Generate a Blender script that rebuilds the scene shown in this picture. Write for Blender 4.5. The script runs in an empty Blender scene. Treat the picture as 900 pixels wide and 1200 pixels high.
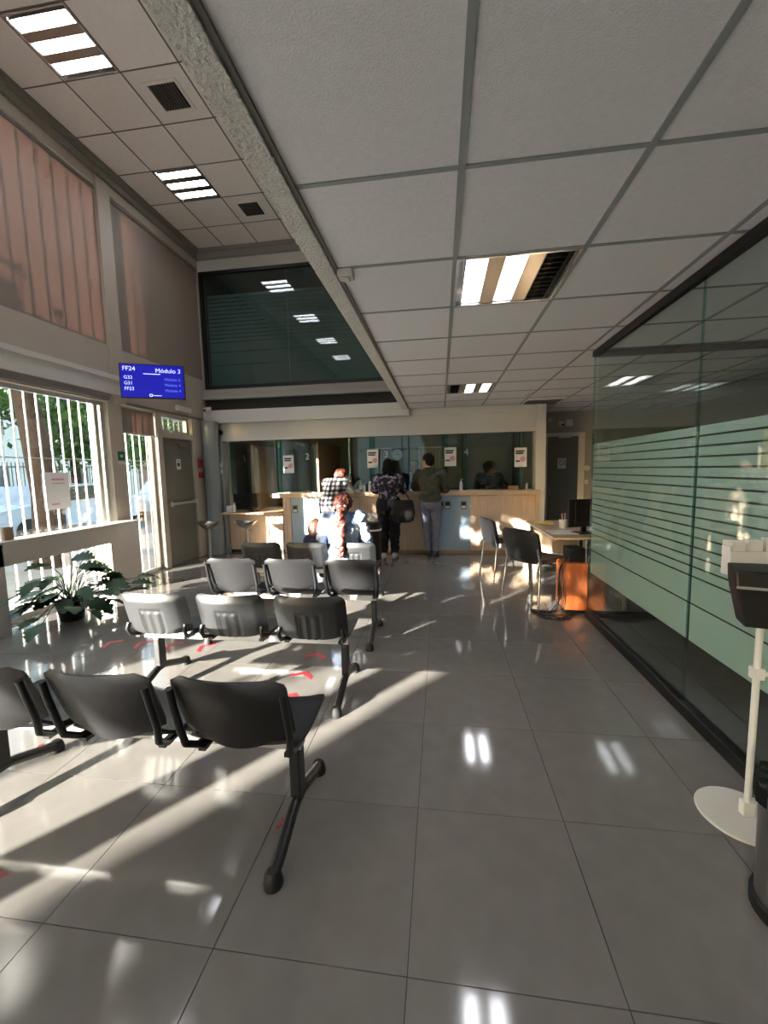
import bpy, bmesh, math, random
from mathutils import Vector, Matrix, noise
R = math.radians
random.seed(7)
SC = bpy.context.scene
COL = SC.collection
# ------------------------------------------------------------------ camera
cam = bpy.data.cameras.new('camera'); cam_o = bpy.data.objects.new('camera', cam); COL.objects.link(cam_o)
cam.sensor_fit = 'HORIZONTAL'; cam.sensor_width = 36; cam.lens = 36*479.49/900; cam.clip_start = .02; cam.clip_end = 300
def cam_axes(p, y, r):
    fw = Vector((math.sin(y)*math.cos(p), math.cos(y)*math.cos(p), math.sin(p)))
    rt = Vector((math.cos(y), -math.sin(y), 0)); up = rt.cross(fw)
    return rt*math.cos(r)+up*math.sin(r), up*math.cos(r)-rt*math.sin(r), fw
_r, _u, _f = cam_axes(-.1008, -.1385, -.0220)
M = Matrix((( _r.x, _u.x, -_f.x, 0), (_r.y, _u.y, -_f.y, 0), (_r.z, _u.z, -_f.z, 1.4578), (0, 0, 0, 1)))
cam_o.matrix_world = M
SC.camera = cam_o
# ------------------------------------------------------------------ world, sun, exposure
W = bpy.data.worlds.new('world'); SC.world = W; W.use_nodes = True
wn = W.node_tree; wn.nodes.clear()
sky = wn.nodes.new('ShaderNodeTexSky'); sky.sky_type = 'NISHITA'; sky.sun_disc = False
sky.sun_elevation = R(11); sky.sun_rotation = R(218); sky.air_density = 1.2; sky.dust_density = 2.0
bg = wn.nodes.new('ShaderNodeBackground'); bg.inputs[1].default_value = 1.1
wo = wn.nodes.new('ShaderNodeOutputWorld')
wn.links.new(sky.outputs[0], bg.inputs[0]); wn.links.new(bg.outputs[0], wo.inputs[0])
SUN_E = R(11.0); SDX, SDY = .613, .790
sl = bpy.data.lights.new('sun', 'SUN'); sl.energy = 66; sl.angle = R(.5); sl.color = (1, .93, .84)
so = bpy.data.objects.new('sun', sl); COL.objects.link(so)
so.rotation_euler = Vector((SDX*math.cos(SUN_E), SDY*math.cos(SUN_E), -math.sin(SUN_E))).to_track_quat('-Z', 'Y').to_euler()
SC.view_settings.view_transform = 'Standard'; SC.view_settings.look = 'None'
SC.view_settings.gamma = 1; SC.view_settings.exposure = 0.35; SC.view_settings.use_curve_mapping = False
LAMP = 30.0
# ------------------------------------------------------------------ materials
def lin(c):
    return tuple(((v/255)/12.92 if v/255 <= .04045 else ((v/255+.055)/1.055)**2.4) for v in c)
MATS = {}
def mat(name, c, rough=.5, metal=0, var=0, vs=8, bump=0, bs=60, spec=None, coat=0, sheen=0, emit=0, stretch=None, obj_var=0, c2=None, thr=None):
    if name in MATS: return MATS[name]
    m = bpy.data.materials.new(name); m.use_nodes = True; nt = m.node_tree; b = nt.nodes['Principled BSDF']
    L = nt.links.new; col = (*lin(c), 1)
    b.inputs['Base Color'].default_value = col; b.inputs['Roughness'].default_value = rough; b.inputs['Metallic'].default_value = metal
    if spec is not None: b.inputs['Specular IOR Level'].default_value = spec
    if coat: b.inputs['Coat Weight'].default_value = coat; b.inputs['Coat Roughness'].default_value = .08
    if sheen: b.inputs['Sheen Weight'].default_value = sheen
    if emit:
        b.inputs['Emission Color'].default_value = col; b.inputs['Emission Strength'].default_value = emit
    tc = nt.nodes.new('ShaderNodeTexCoord'); src = tc.outputs['Object']
    if stretch:
        mp = nt.nodes.new('ShaderNodeMapping'); mp.inputs['Scale'].default_value = stretch; L(src, mp.inputs[0]); src = mp.outputs[0]
    if var or c2:
        n = nt.nodes.new('ShaderNodeTexNoise'); n.inputs['Scale'].default_value = vs; n.inputs['Detail'].default_value = 5; L(src, n.inputs['Vector'])
        rp = nt.nodes.new('ShaderNodeValToRGB'); L(n.outputs[0], rp.inputs[0])
        if c2:
            a = thr or (.45, .6)
            rp.color_ramp.elements[0].position = a[0]; rp.color_ramp.elements[1].position = a[1]
            rp.color_ramp.elements[0].color = col; rp.color_ramp.elements[1].color = (*lin(c2), 1)
        else:
            rp.color_ramp.elements[0].position = .3; rp.color_ramp.elements[1].position = .7
            rp.color_ramp.elements[0].color = (*[v*(1-var) for v in col[:3]], 1); rp.color_ramp.elements[1].color = (*[min(1, v*(1+var)) for v in col[:3]], 1)
        out = rp.outputs[0]
        if obj_var:
            oi = nt.nodes.new('ShaderNodeObjectInfo'); hs = nt.nodes.new('ShaderNodeHueSaturation')
            mr = nt.nodes.new('ShaderNodeMapRange'); mr.inputs[3].default_value = 1-obj_var; mr.inputs[4].default_value = 1+obj_var
            L(oi.outputs['Random'], mr.inputs[0]); L(mr.outputs[0], hs.inputs['Value']); L(out, hs.inputs['Color']); out = hs.outputs[0]
        L(out, b.inputs['Base Color'])
    if bump:
        n2 = nt.nodes.new('ShaderNodeTexNoise'); n2.inputs['Scale'].default_value = bs; n2.inputs['Detail'].default_value = 4; L(src, n2.inputs['Vector'])
        bp = nt.nodes.new('ShaderNodeBump'); bp.inputs['Strength'].default_value = 1; bp.inputs['Distance'].default_value = bump
        L(n2.outputs[0], bp.inputs['Height']); L(bp.outputs[0], b.inputs['Normal'])
    MATS[name] = m; return m
def glass(name, tint, refl=.85):
    if name in MATS: return MATS[name]
    m = bpy.data.materials.new(name); m.use_nodes = True; nt = m.node_tree; nt.nodes.clear(); L = nt.links.new
    N = nt.nodes.new; o = N('ShaderNodeOutputMaterial'); t = N('ShaderNodeBsdfTransparent'); g = N('ShaderNodeBsdfGlossy'); mx = N('ShaderNodeMixShader')
    t.inputs[0].default_value = (*tint, 1); g.inputs['Roughness'].default_value = .0; g.inputs[0].default_value = (1, 1, 1, 1)
    ge = N('ShaderNodeNewGeometry'); dp = N('ShaderNodeVectorMath'); dp.operation = 'DOT_PRODUCT'; L(ge.outputs['Incoming'], dp.inputs[0]); L(ge.outputs['Normal'], dp.inputs[1])
    a = N('ShaderNodeMath'); a.operation = 'ABSOLUTE'; L(dp.outputs['Value'], a.inputs[0])
    s = N('ShaderNodeMath'); s.operation = 'SUBTRACT'; s.inputs[0].default_value = 1; L(a.outputs[0], s.inputs[1])
    p = N('ShaderNodeMath'); p.operation = 'POWER'; L(s.outputs[0], p.inputs[0]); p.inputs[1].default_value = 5
    ma = N('ShaderNodeMath'); ma.operation = 'MULTIPLY_ADD'; L(p.outputs[0], ma.inputs[0]); ma.inputs[1].default_value = refl*.9; ma.inputs[2].default_value = .045
    L(ma.outputs[0], mx.inputs[0]); L(t.outputs[0], mx.inputs[1]); L(g.outputs[0], mx.inputs[2]); L(mx.outputs[0], o.inputs[0])
    MATS[name] = m; return m
def thin(name, c, tc, f=.5, trans=0.0, rough=.6):
    """a sheet that scatters light back and passes light through"""
    if name in MATS: return MATS[name]
    m = bpy.data.materials.new(name); m.use_nodes = True; nt = m.node_tree; nt.nodes.clear(); L = nt.links.new
    N = nt.nodes.new; o = N('ShaderNodeOutputMaterial'); d = N('ShaderNodeBsdfPrincipled'); d.inputs['Roughness'].default_value = rough
    d.inputs['Base Color'].default_value = (*lin(c), 1); t = N('ShaderNodeBsdfTranslucent'); t.inputs[0].default_value = (*lin(tc), 1)
    mx = N('ShaderNodeMixShader'); mx.inputs[0].default_value = f; L(d.outputs[0], mx.inputs[1]); L(t.outputs[0], mx.inputs[2]); out = mx.outputs[0]
    if trans:
        tr = N('ShaderNodeBsdfTransparent'); m2 = N('ShaderNodeMixShader'); m2.inputs[0].default_value = trans
        L(out, m2.inputs[1]); L(tr.outputs[0], m2.inputs[2]); out = m2.outputs[0]
    L(out, o.inputs[0]); MATS[name] = m; return m
def plaid():
    m = bpy.data.materials.new('plaid_cloth'); m.use_nodes = True; nt = m.node_tree; b = nt.nodes['Principled BSDF']; L = nt.links.new; N = nt.nodes.new
    tc = N('ShaderNodeTexCoord'); sp = N('ShaderNodeSeparateXYZ'); L(tc.outputs['Object'], sp.inputs[0]); outs = []
    for ax in ('X', 'Z'):
        mu = N('ShaderNodeMath'); mu.operation = 'MULTIPLY'; mu.inputs[1].default_value = 1/.075; L(sp.outputs[ax], mu.inputs[0])
        fr = N('ShaderNodeMath'); fr.operation = 'FRACT'; L(mu.outputs[0], fr.inputs[0])
        gt = N('ShaderNodeMath'); gt.operation = 'GREATER_THAN'; gt.inputs[1].default_value = .52; L(fr.outputs[0], gt.inputs[0]); outs.append(gt)
    mu = N('ShaderNodeMath'); mu.operation = 'ADD'; L(outs[0].outputs[0], mu.inputs[0]); L(outs[1].outputs[0], mu.inputs[1])
    dv = N('ShaderNodeMath'); dv.operation = 'MULTIPLY'; dv.inputs[1].default_value = .5; L(mu.outputs[0], dv.inputs[0])
    rp = N('ShaderNodeValToRGB'); L(dv.outputs[0], rp.inputs[0]); rp.color_ramp.interpolation = 'CONSTANT'
    e = rp.color_ramp.elements; e[0].color = (.02, .02, .025, 1); e[1].position = .75; e[1].color = (.75, .73, .7, 1); x = e.new(.4); x.color = (.13, .13, .14, 1)
    L(rp.outputs[0], b.inputs['Base Color']); b.inputs['Roughness'].default_value = .9; return m
m_tile = mat('porcelain_tile', (112, 108, 104), .085, var=.07, vs=9, spec=.62, obj_var=.035)
m_grout = mat('dark_grout', (52, 50, 46), .8)
m_cpanel = mat('mineral_ceiling_panel', (236, 233, 235), .95, var=.03, vs=40, bump=.0035, bs=140, obj_var=.02)
m_cpanel2 = mat('old_ceiling_panel', (238, 232, 228), .95, var=.03, vs=20, bump=.001, bs=160, obj_var=.03)
m_rail = mat('ceiling_rail_metal', (150, 153, 153), .5)
m_rail2 = mat('ceiling_rail_dark', (112, 108, 102), .6)  # plain darker grey for rails, trims and small fittings
m_plaster = mat('rough_plaster', (242, 237, 230), .95, bump=.03, bs=80, var=.05)
m_wall = mat('taupe_wall_paint', (178, 168, 155), .7, var=.03, vs=3)
m_wallw = mat('offwhite_wall_paint', (206, 204, 197), .65, var=.02, vs=3)
m_wallg = mat('grey_wall_paint', (150, 147, 140), .7, var=.03, vs=3)
m_trim = mat('grey_trim_paint', (128, 123, 113), .5)
m_alu = mat('aluminium_frame', (190, 190, 186), .35, metal=.6)
m_whitebar = mat('white_enamel', (236, 237, 238), .35)
m_black = mat('black_frame', (16, 16, 16), .4)
m_blackp = mat('black_plastic', (17, 17, 19), .46, bump=.0004, bs=300, spec=.5)
m_blackp2 = mat('ribbed_black_plastic', (30, 31, 33), .5, bump=.0006, bs=300, spec=.55)
m_steelb = mat('black_powder_steel', (22, 22, 24), .38)
m_beam = mat('silver_beam', (176, 176, 174), .35, metal=.5)
m_rubber = mat('rubber', (18, 18, 18), .7)
m_chrome = mat('chrome', (210, 210, 210), .12, metal=1)
m_glass = glass('clear_glass', (.97, .985, .975))
m_glasst = glass('teal_partition_glass', (.90, .95, .93))
m_fin = glass('green_edge_glass', (.68, .88, .84))
m_dglass = glass('dark_upper_glass', (.62, .70, .68), 1)
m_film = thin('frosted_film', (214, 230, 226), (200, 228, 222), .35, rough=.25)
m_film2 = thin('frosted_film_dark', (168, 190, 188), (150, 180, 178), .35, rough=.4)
m_blind = thin('screen_blind', (136, 130, 120), (178, 148, 140), .2)
m_lamp = mat('lamp_tube', (246, 246, 255), .5, emit=LAMP)
m_louvre = mat('lamp_louvre', (225, 225, 222), .2, metal=.8)
m_lampbody = mat('lamp_body_metal', (188, 180, 168), .25, metal=.85)
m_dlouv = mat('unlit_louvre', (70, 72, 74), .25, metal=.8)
m_oak = mat('light_oak_laminate', (202, 176, 150), .35, var=.12, vs=6, stretch=(6, 6, .5), spec=.5)
m_oakt = mat('oak_countertop', (196, 170, 142), .3, var=.12, vs=5, stretch=(.6, 6, 6))
m_blue = mat('pale_blue_laminate', (148, 166, 182), .35)
m_tan = mat('tan_partition', (150, 122, 92), .6)
m_olive = mat('olive_wall', (112, 112, 84), .7)
m_door = mat('grey_door_paint', (104, 104, 96), .45)
m_screen = mat('blue_screen', (10, 8, 170), .3, emit=.55)
m_text = mat('screen_letters', (225, 232, 255), .4, emit=.75)
m_textd = mat('screen_letters_dim', (120, 140, 245), .4, emit=.45)
m_paper = mat('white_paper', (226, 226, 226), .8)
m_ink = mat('dark_ink', (30, 30, 34), .8)
m_pink = mat('pink_ink', (214, 150, 178), .8)
m_red = mat('red_floor_tape', (196, 38, 52), .4)
m_redd = mat('red_paint', (140, 20, 24), .5)
m_green = mat('sign_green', (18, 92, 56), .5)
m_leaf = mat('plant_leaf', (30, 64, 26), .5, var=.3, vs=9)
m_leafl = thin('outdoor_leaf', (58, 84, 36), (110, 140, 40), .35)
m_bark = mat('tree_bark', (60, 49, 41), .95, var=.3, vs=12, bump=.02, bs=20)
m_pot = mat('dark_pot', (22, 20, 19), .6)
m_skin = mat('skin', (196, 146, 118), .5); m_skind = mat('skin_brown', (150, 102, 78), .5)
m_hairb = mat('black_hair', (12, 10, 10), .7, spec=.2, bump=.004, bs=60, stretch=(4, 4, .6))
m_hairr = mat('reddish_brown_hair', (84, 38, 28), .45, bump=.006, bs=50, stretch=(3, 3, .8), var=.4, vs=14)
m_hairc = mat('brown_hair', (84, 52, 36), .5, bump=.004, bs=60, var=.3)
m_orange = mat('orange_wood', (172, 92, 46), .4, var=.2, vs=7, stretch=(5, 5, .6))
m_steel = mat('brushed_steel', (150, 148, 144), .3, metal=.9, var=.1, vs=20, stretch=(1, 1, .1))
m_bag = mat('bin_liner', (12, 12, 12), .25, bump=.01, bs=20)
m_asph = mat('asphalt', (112, 112, 114), .9, var=.15, vs=3)
m_walk = mat('paving', (150, 146, 140), .9, var=.1, vs=3)
m_brick = mat('pink_render', (196, 158, 146), .9, var=.1, vs=2)
m_facade = mat('pale_facade', (206, 204, 200), .8, var=.08, vs=1)
m_car = mat('pale_blue_car_paint', (170, 186, 206), .25, coat=1); m_carw = mat('white_car_paint', (226, 228, 232), .25, coat=1)
m_cord = mat('black_cable', (14, 14, 14), .5)
# ------------------------------------------------------------------ mesh builder
def look(z):                                   # frame around an axis
    z = z.normalized(); a = Vector((0, 0, 1)) if abs(z.z) < .95 else Vector((1, 0, 0))
    x = a.cross(z).normalized(); return x, z.cross(x)
class MB:
    def __init__(s): s.v = []; s.f = []
    def add(s, vs, fs):
        o = len(s.v); s.v += [tuple(v) for v in vs]; s.f += [tuple(i+o for i in f) for f in fs]; return s
    def box(s, x0, x1, y0, y1, z0, z1):
        x0, x1 = min(x0, x1), max(x0, x1); y0, y1 = min(y0, y1), max(y0, y1); z0, z1 = min(z0, z1), max(z0, z1)
        return s.add([(x, y, z) for z in (z0, z1) for y in (y0, y1) for x in (x0, x1)],
                     [(0, 2, 3, 1), (4, 5, 7, 6), (0, 1, 5, 4), (2, 6, 7, 3), (0, 4, 6, 2), (1, 3, 7, 5)])
    def rings(s, rs, cap=True, closed=True):
        n = len(rs[0]); vs = [p for r in rs for p in r]; fs = []
        for i in range(len(rs)-1):
            for j in range(n if closed else n-1):
                k = (j+1) % n; fs.append((i*n+j, i*n+k, (i+1)*n+k, (i+1)*n+j))
        if cap: fs.append(tuple(range(n))[::-1]); fs.append(tuple((len(rs)-1)*n+j for j in range(n)))
        return s.add(vs, fs)
    def cyl(s, p0, p1, r0, r1=None, n=12, e=1.0):
        p0, p1 = Vector(p0), Vector(p1); r1 = r0 if r1 is None else r1; x, y = look(p1-p0)
        return s.rings([[p+(x*math.cos(t)*r*e+y*math.sin(t)*r) for t in [2*math.pi*j/n for j in range(n)]] for p, r in ((p0, r0), (p1, r1))])
    def tube(s, pts, r, n=8, flat=1.0):
        pts = [Vector(p) for p in pts]; rs = []; px = None
        for i, p in enumerate(pts):
            d = pts[min(i+1, len(pts)-1)]-pts[max(i-1, 0)]
            d.normalize()
            if px is None: x, y = look(d)
            else: x = (px-d*px.dot(d)).normalized(); y = d.cross(x)
            px = x; rr = r[i] if isinstance(r, (list, tuple)) else r
            rs.append([p+x*math.cos(t)*rr*flat+y*math.sin(t)*rr for t in [2*math.pi*j/n for j in range(n)]])
        return s.rings(rs)
    def lathe(s, prof, c=(0, 0, 0), n=24):
        return s.rings([[(c[0]+r*math.cos(t), c[1]+r*math.sin(t), c[2]+z) for t in [2*math.pi*j/n for j in range(n)]] for r, z in prof])
    def ell(s, c, rx, ry, rz, n=14, m=9, rot=None):
        rs = []; c = Vector(c)
        for i in range(m+1):
            a = -math.pi/2+math.pi*(.04+.92*i/m)
            ring = []
            for j in range(n):
                t = 2*math.pi*j/n; q = Vector((rx*math.cos(a)*math.cos(t), ry*math.cos(a)*math.sin(t), rz*math.sin(a)))
                if rot: q = rot @ q
                ring.append(c+q)
            rs.append(ring)
        return s.rings(rs)
    def sheet(s, fn, nu, nv, th):              # a curved sheet fn(u,v)->Vector with thickness th
        P = [[Vector(fn(i/nu, j/nv)) for j in range(nv+1)] for i in range(nu+1)]
        def nrm(i, j):
            a = P[min(i+1, nu)][j]-P[max(i-1, 0)][j]; b = P[i][min(j+1, nv)]-P[i][max(j-1, 0)]
            c = a.cross(b); return c.normalized() if c.length > 1e-9 else Vector((0, 0, 1))
        A = [p for r in P for p in r]; B = [P[i][j]+nrm(i, j)*th for i in range(nu+1) for j in range(nv+1)]
        k = nv+1; n = len(A); fs = []
        for i in range(nu):
            for j in range(nv):
                a, b, c, d = i*k+j, (i+1)*k+j, (i+1)*k+j+1, i*k+j+1
                fs += [(d, c, b, a), (a+n, b+n, c+n, d+n)]
        bd = [(i, 0) for i in range(nu)]+[(nu, j) for j in range(nv)]+[(i, nv) for i in range(nu, 0, -1)]+[(0, j) for j in range(nv, 0, -1)]
        for q in range(len(bd)):
            a = bd[q][0]*k+bd[q][1]; b = bd[(q+1) % len(bd)]; b = b[0]*k+b[1]; fs.append((a, b, b+n, a+n))
        return s.add(A+B, fs)
    def mesh(s, name, m, smooth=False):
        me = bpy.data.meshes.new(name); me.from_pydata(s.v, [], s.f); me.materials.append(m)
        if smooth:
            for p in me.polygons: p.use_smooth = True
        me.update(); return me
    def build(s, name, m, parent=None, smooth=False, bevel=0, loc=None, label=None):
        me = s.mesh(name, m, smooth)
        bm = bmesh.new(); bm.from_mesh(me); bmesh.ops.recalc_face_normals(bm, faces=bm.faces); bm.to_mesh(me); bm.free()
        o = bpy.data.objects.new(name, me); COL.objects.link(o)
        if parent: o.parent = parent
        if loc: o.location = loc
        if bevel:
            b = o.modifiers.new('bevel', 'BEVEL'); b.width = bevel; b.segments = 2; b.limit_method = 'ANGLE'
        if smooth and bevel == 0:
            try:
                me.set_sharp_from_angle(angle=R(48))
            except Exception: pass
        if label: o['label'] = label
        return o
def tag(o, label=None, cat=None, group=None, kind=None):
    if label: o['label'] = label
    if cat: o['category'] = cat
    if group: o['group'] = group
    if kind: o['kind'] = kind
    return o
def empty(name, loc=(0, 0, 0), rz=0, label=None, cat=None, group=None, kind=None):
    o = bpy.data.objects.new(name, None); COL.objects.link(o); o.location = loc; o.rotation_euler = (0, 0, rz); o.empty_display_size = .1
    return tag(o, label, cat, group, kind)
def cp(o, parent=None, loc=None):
    c = o.copy(); COL.objects.link(c)
    if parent: c.parent = parent
    if loc: c.location = loc
    return c
def copy_tree(o, parent=None):
    c = o.copy(); COL.objects.link(c); c.parent = parent
    for k in [k for k in bpy.data.objects if k.parent == o]: copy_tree(k, c)
    return c
def text(s, size, m, parent, loc, rot, name='lettering', align='LEFT', ext=.001, sx=1):
    cu = bpy.data.curves.new('t', 'FONT'); cu.body = s; cu.size = size; cu.extrude = ext; cu.align_x = align; cu.resolution_u = 3
    t = bpy.data.objects.new('t', cu); COL.objects.link(t)
    bpy.context.view_layer.update(); dg = bpy.context.evaluated_depsgraph_get()
    me = bpy.data.meshes.new_from_object(t.evaluated_get(dg)); bpy.data.objects.remove(t); me.materials.clear(); me.materials.append(m)
    o = bpy.data.objects.new(name, me); COL.objects.link(o); o.parent = parent; o.location = loc; o.rotation_euler = rot; o.scale = (sx, 1, 1)
    return o
ST = 'structure'
# ================================================================== SETTING
XL, YB, XG, ZC, ZH = -4.25, 7.15, 1.408, 2.5, 5.38
XR, YR, YF = 4.6, -4.5, 8.3
# floor with its tiles
fl = MB().box(-4.5, XR+.1, YR, YF+1.6, -.12, -.011).build('floor', m_grout); tag(fl, kind=ST)
tm = MB().box(-.2985, .2985, -.2985, .2985, -.0105, 0).mesh('floor_tile', m_tile)
k = 0
for j in range(-2, 13):
    for i in range(-7, 8):
        t = bpy.data.objects.new('floor_tile', tm); COL.objects.link(t); t.parent = fl
        t.location = (-.1068+.6*i+.3, 1.0361+.6*j+.3, 0)
# remaining floor behind the camera: same tiles, joined
r = MB()
for j in range(-9, -2):
    for i in range(-7, 8):
        x, y = -.1068+.6*i+.3, 1.0361+.6*j+.3; r.box(x-.2985, x+.2985, y-.2985, y+.2985, -.0105, 0)
for j in range(13, 15):
    for i in range(-7, 8):
        x, y = -.1068+.6*i+.3, 1.0361+.6*j+.3; r.box(x-.2985, x+.2985, y-.2985, y+.2985, -.0105, 0)
o = r.build('floor_tile_area', m_tile, fl); o['kind'] = 'stuff'
# low ceiling
CX0, CSX, CY0, CSY = .0812, .6149, 1.5599, .620
ce = MB().box(-.62, XR+.1, YR, YF+.1, ZC+.10, ZC+.18).build('ceiling', m_wallg); tag(ce, kind=ST)
pm = MB().box(-CSX/2+.011, CSX/2-.011, -CSY/2+.011, CSY/2-.011, 0, .02).mesh('ceiling_panel', m_cpanel)
lampcells = {(0, 1), (0, 6), (0, -4), (0, -7), (3, -3), (5, 0)}
ventcells = {(2, 7), (2, 8)}
for j in range(-2, 11):
    for i in range(-1, 7):
        if (i, j) in lampcells: continue
        t = bpy.data.objects.new('ceiling_panel', pm); COL.objects.link(t); t.parent = ce
        t.location = (CX0+CSX*(i+.5), CY0+CSY*(j+.5), ZC+.001)
for i in range(0, 8):
    MB().box(CX0+CSX*i-.012, CX0+CSX*i+.012, YR, YF, ZC-.004, ZC+.004).build('ceiling_rail', m_rail, ce)
rail = MB().box(-.53, XR, -.009, .009, -.003, .003).build('ceiling_rail', m_rail, ce, loc=(0, CY0+CSY*-3, ZC))
for j in range(-2, 11): cp(rail, ce, (0, CY0+CSY*j, ZC))
r = MB()
for j in range(-10, -2):
    for i in range(-1, 7):
        if (i, j) in lampcells: continue
        x, y = CX0+CSX*(i+.5), CY0+CSY*(j+.5); r.box(x-.296, x+.296, y-.299, y+.299, ZC+.001, ZC+.02)
o = r.build('ceiling_panel_area', m_cpanel, ce); o['kind'] = 'stuff'
# beam where the low ceiling ends
bm_ = MB().box(-.63, -.535, YR, YB, ZC-.006, ZH).build('trim_1', m_plaster); tag(bm_, kind=ST)
# roughen underside: separate dense strip
def rough(u, v):
    x = -.628+.093*v; y = YR+(YB-YR)*u; return (x, y, ZC-.012-.005*noise.noise(Vector((x*60, y*60, 0)))-.004*noise.noise(Vector((x*140, y*140, 3))))
MB().sheet(rough, 900, 9, .01).build('plaster_strip', m_plaster, bm_, smooth=True)
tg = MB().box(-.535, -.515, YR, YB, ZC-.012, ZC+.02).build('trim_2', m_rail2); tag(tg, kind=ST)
# high ceiling
ch = MB().box(XL, -.62, YR, YB, ZH+.10, ZH+.18).build('ceiling', m_wallg); tag(ch, kind=ST)
HX0, HS, HY0, HSY = -3.678, .6158, 4.0237, .6214
hl = {(0, -1), (0, 2), (0, -4), (0, -7)}
pm2 = MB().box(-HS/2+.006, HS/2-.006, -HSY/2+.006, HSY/2-.006, 0, .02).mesh('ceiling_panel', m_cpanel2)
r = MB()
for j in range(-13, 5):
    for i in range(-1, 5):
        if (i, j) in hl: continue
        if j >= -3:
            t = bpy.data.objects.new('ceiling_panel', pm2); COL.objects.link(t); t.parent = ch
            t.location = (HX0+HS*(i+.5), HY0+HSY*(j+.5), ZH+.001)
        else:
            x, y = HX0+HS*(i+.5), HY0+HSY*(j+.5); r.box(x-.3, x+.3, y-.3, y+.3, ZH+.001, ZH+.02)
o = r.build('ceiling_panel_area', m_cpanel2, ch); o['kind'] = 'stuff'
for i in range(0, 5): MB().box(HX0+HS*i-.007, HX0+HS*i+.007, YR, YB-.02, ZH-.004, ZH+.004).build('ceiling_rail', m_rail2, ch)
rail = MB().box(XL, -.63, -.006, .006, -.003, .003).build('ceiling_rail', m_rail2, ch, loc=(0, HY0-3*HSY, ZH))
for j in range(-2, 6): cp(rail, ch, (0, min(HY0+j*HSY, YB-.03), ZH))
# cornices (stepped) left and back
c = MB().box(XL, XL+.07, YR, YB, 5.30, ZH).box(XL, XL+.045, YR, YB, 5.22, 5.30).box(XL, XL+.10, YR, YB, 5.355, ZH-.004).build('trim_3', m_trim); tag(c, kind=ST)
c = MB().box(XL, -.63, YB-.07, YB, 5.22, ZH).box(XL, -.63, YB-.10, YB-.07, 5.32, ZH-.004).build('trim_4', m_wallg); tag(c, kind=ST)

# ---- left wall with openings
OPEN = [(-4.3, -2.43), (-2.3, 1.2), (1.3, 4.86)]
lw = MB()
X0 = XL-.2
lw.box(X0, XL, YR, YB+.2, 5.1, ZH+.12)                     # above blinds
UP = [(-4.2, -2.2), (-2.0, 1.9), (2.1, 4.95), (5.16, 7.13)]
ys = [YR]+[v for a in UP for v in a]+[YB+.2]
for a, b in zip(ys[::2], ys[1::2]): lw.box(X0, XL, a, b, 3.15, 5.1)
lw.box(X0, XL, YR, YB+.2, 2.42, 3.15)
ys = [YR]+[v for a in OPEN for v in a]
for a, b in zip(ys[::2], ys[1::2]): lw.box(X0, XL, a, b, 0, 2.42)
lw.box(X0, XL, 4.86, 5.09, 0, 2.42); lw.box(X0, XL, 6.70, YB+.2, 0, 2.42)
o = lw.build('wall_left', m_wall); tag(o, kind=ST)
lg = MB().box(XL, XL+.055, YR, 5.08, 2.72, 2.775).box(XL, XL+.035, YR, 5.08, 2.53, 2.72).build('trim_5', m_wallw); tag(lg, kind=ST)
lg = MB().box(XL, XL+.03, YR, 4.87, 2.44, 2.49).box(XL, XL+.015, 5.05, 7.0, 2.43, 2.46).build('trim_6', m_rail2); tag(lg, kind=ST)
# pilaster / posts
p = MB().box(XL, XL+.03, 4.95, 5.16, 2.42, 5.2).build('trim_7', m_wall); tag(p, kind=ST)
# windows of the left wall
bar_me = MB().cyl((0, 0, 0), (0, 0, 2.42), .010, n=8).mesh('window_bar', m_whitebar, True)
def window(nm, y0, y1, z0, z1, bars=True, mull=(), frame=m_alu, pitch=.136, off=0, hz=(1.68,)):
    w = empty(nm, (XL-.1, y0, z0), kind=ST); H = z1-z0; D = y1-y0
    f = MB().box(-.03, .03, 0, .045, 0, H).box(-.03, .03, D-.045, D, 0, H).box(-.03, .03, .045, D-.045, 0, .05).box(-.03, .03, .045, D-.045, H-.045, H)
    for q in mull: f.box(-.028, .028, q-y0-.025, q-y0+.025, .05, H-.045)
    f.build('window_frame', frame, w)
    MB().box(-.004, .004, .045, D-.045, .05, H-.045).build('pane', m_glass, w)
    if bars:
        n = int(D/pitch)
        for i in range(n+1):
            y = off+i*pitch
            if y > D-.02 or y < .02: continue
            b = bpy.data.objects.new('window_bar', bar_me); COL.objects.link(b); b.parent = w; b.location = (-.07, y, 0); b.scale = (1, 1, H/2.42)
        for z in hz: MB().box(-.078, -.066, 0, D, z-z0-.006, z-z0+.006).build('crossbar', m_rail, w)
    return w
window('window_1', 1.3, 4.86, 0, 2.42, mull=(1.33, 4.74), off=.037)
window('window_2', -2.3, 1.2, 0, 2.42, bars=False)
window('window_3', -4.3, -2.43, 0, 2.42, bars=False)
window('window_4', 5.09, 5.76, 0, 2.42, off=.10)
window('window_5', 5.88, 6.66, 2.13, 2.42, hz=())
window('window_6', 2.1, 4.95, 3.15, 5.1, hz=(3.9, 4.5), pitch=.19)
window('window_7', 5.16, 7.13, 3.15, 5.1, hz=(3.9, 4.5), pitch=.19)
window('window_8', -2.0, 1.9, 3.15, 5.1, hz=(3.9, 4.5), pitch=.19)
window('window_9', -4.2, -2.2, 3.15, 5.1, bars=False)
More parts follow.
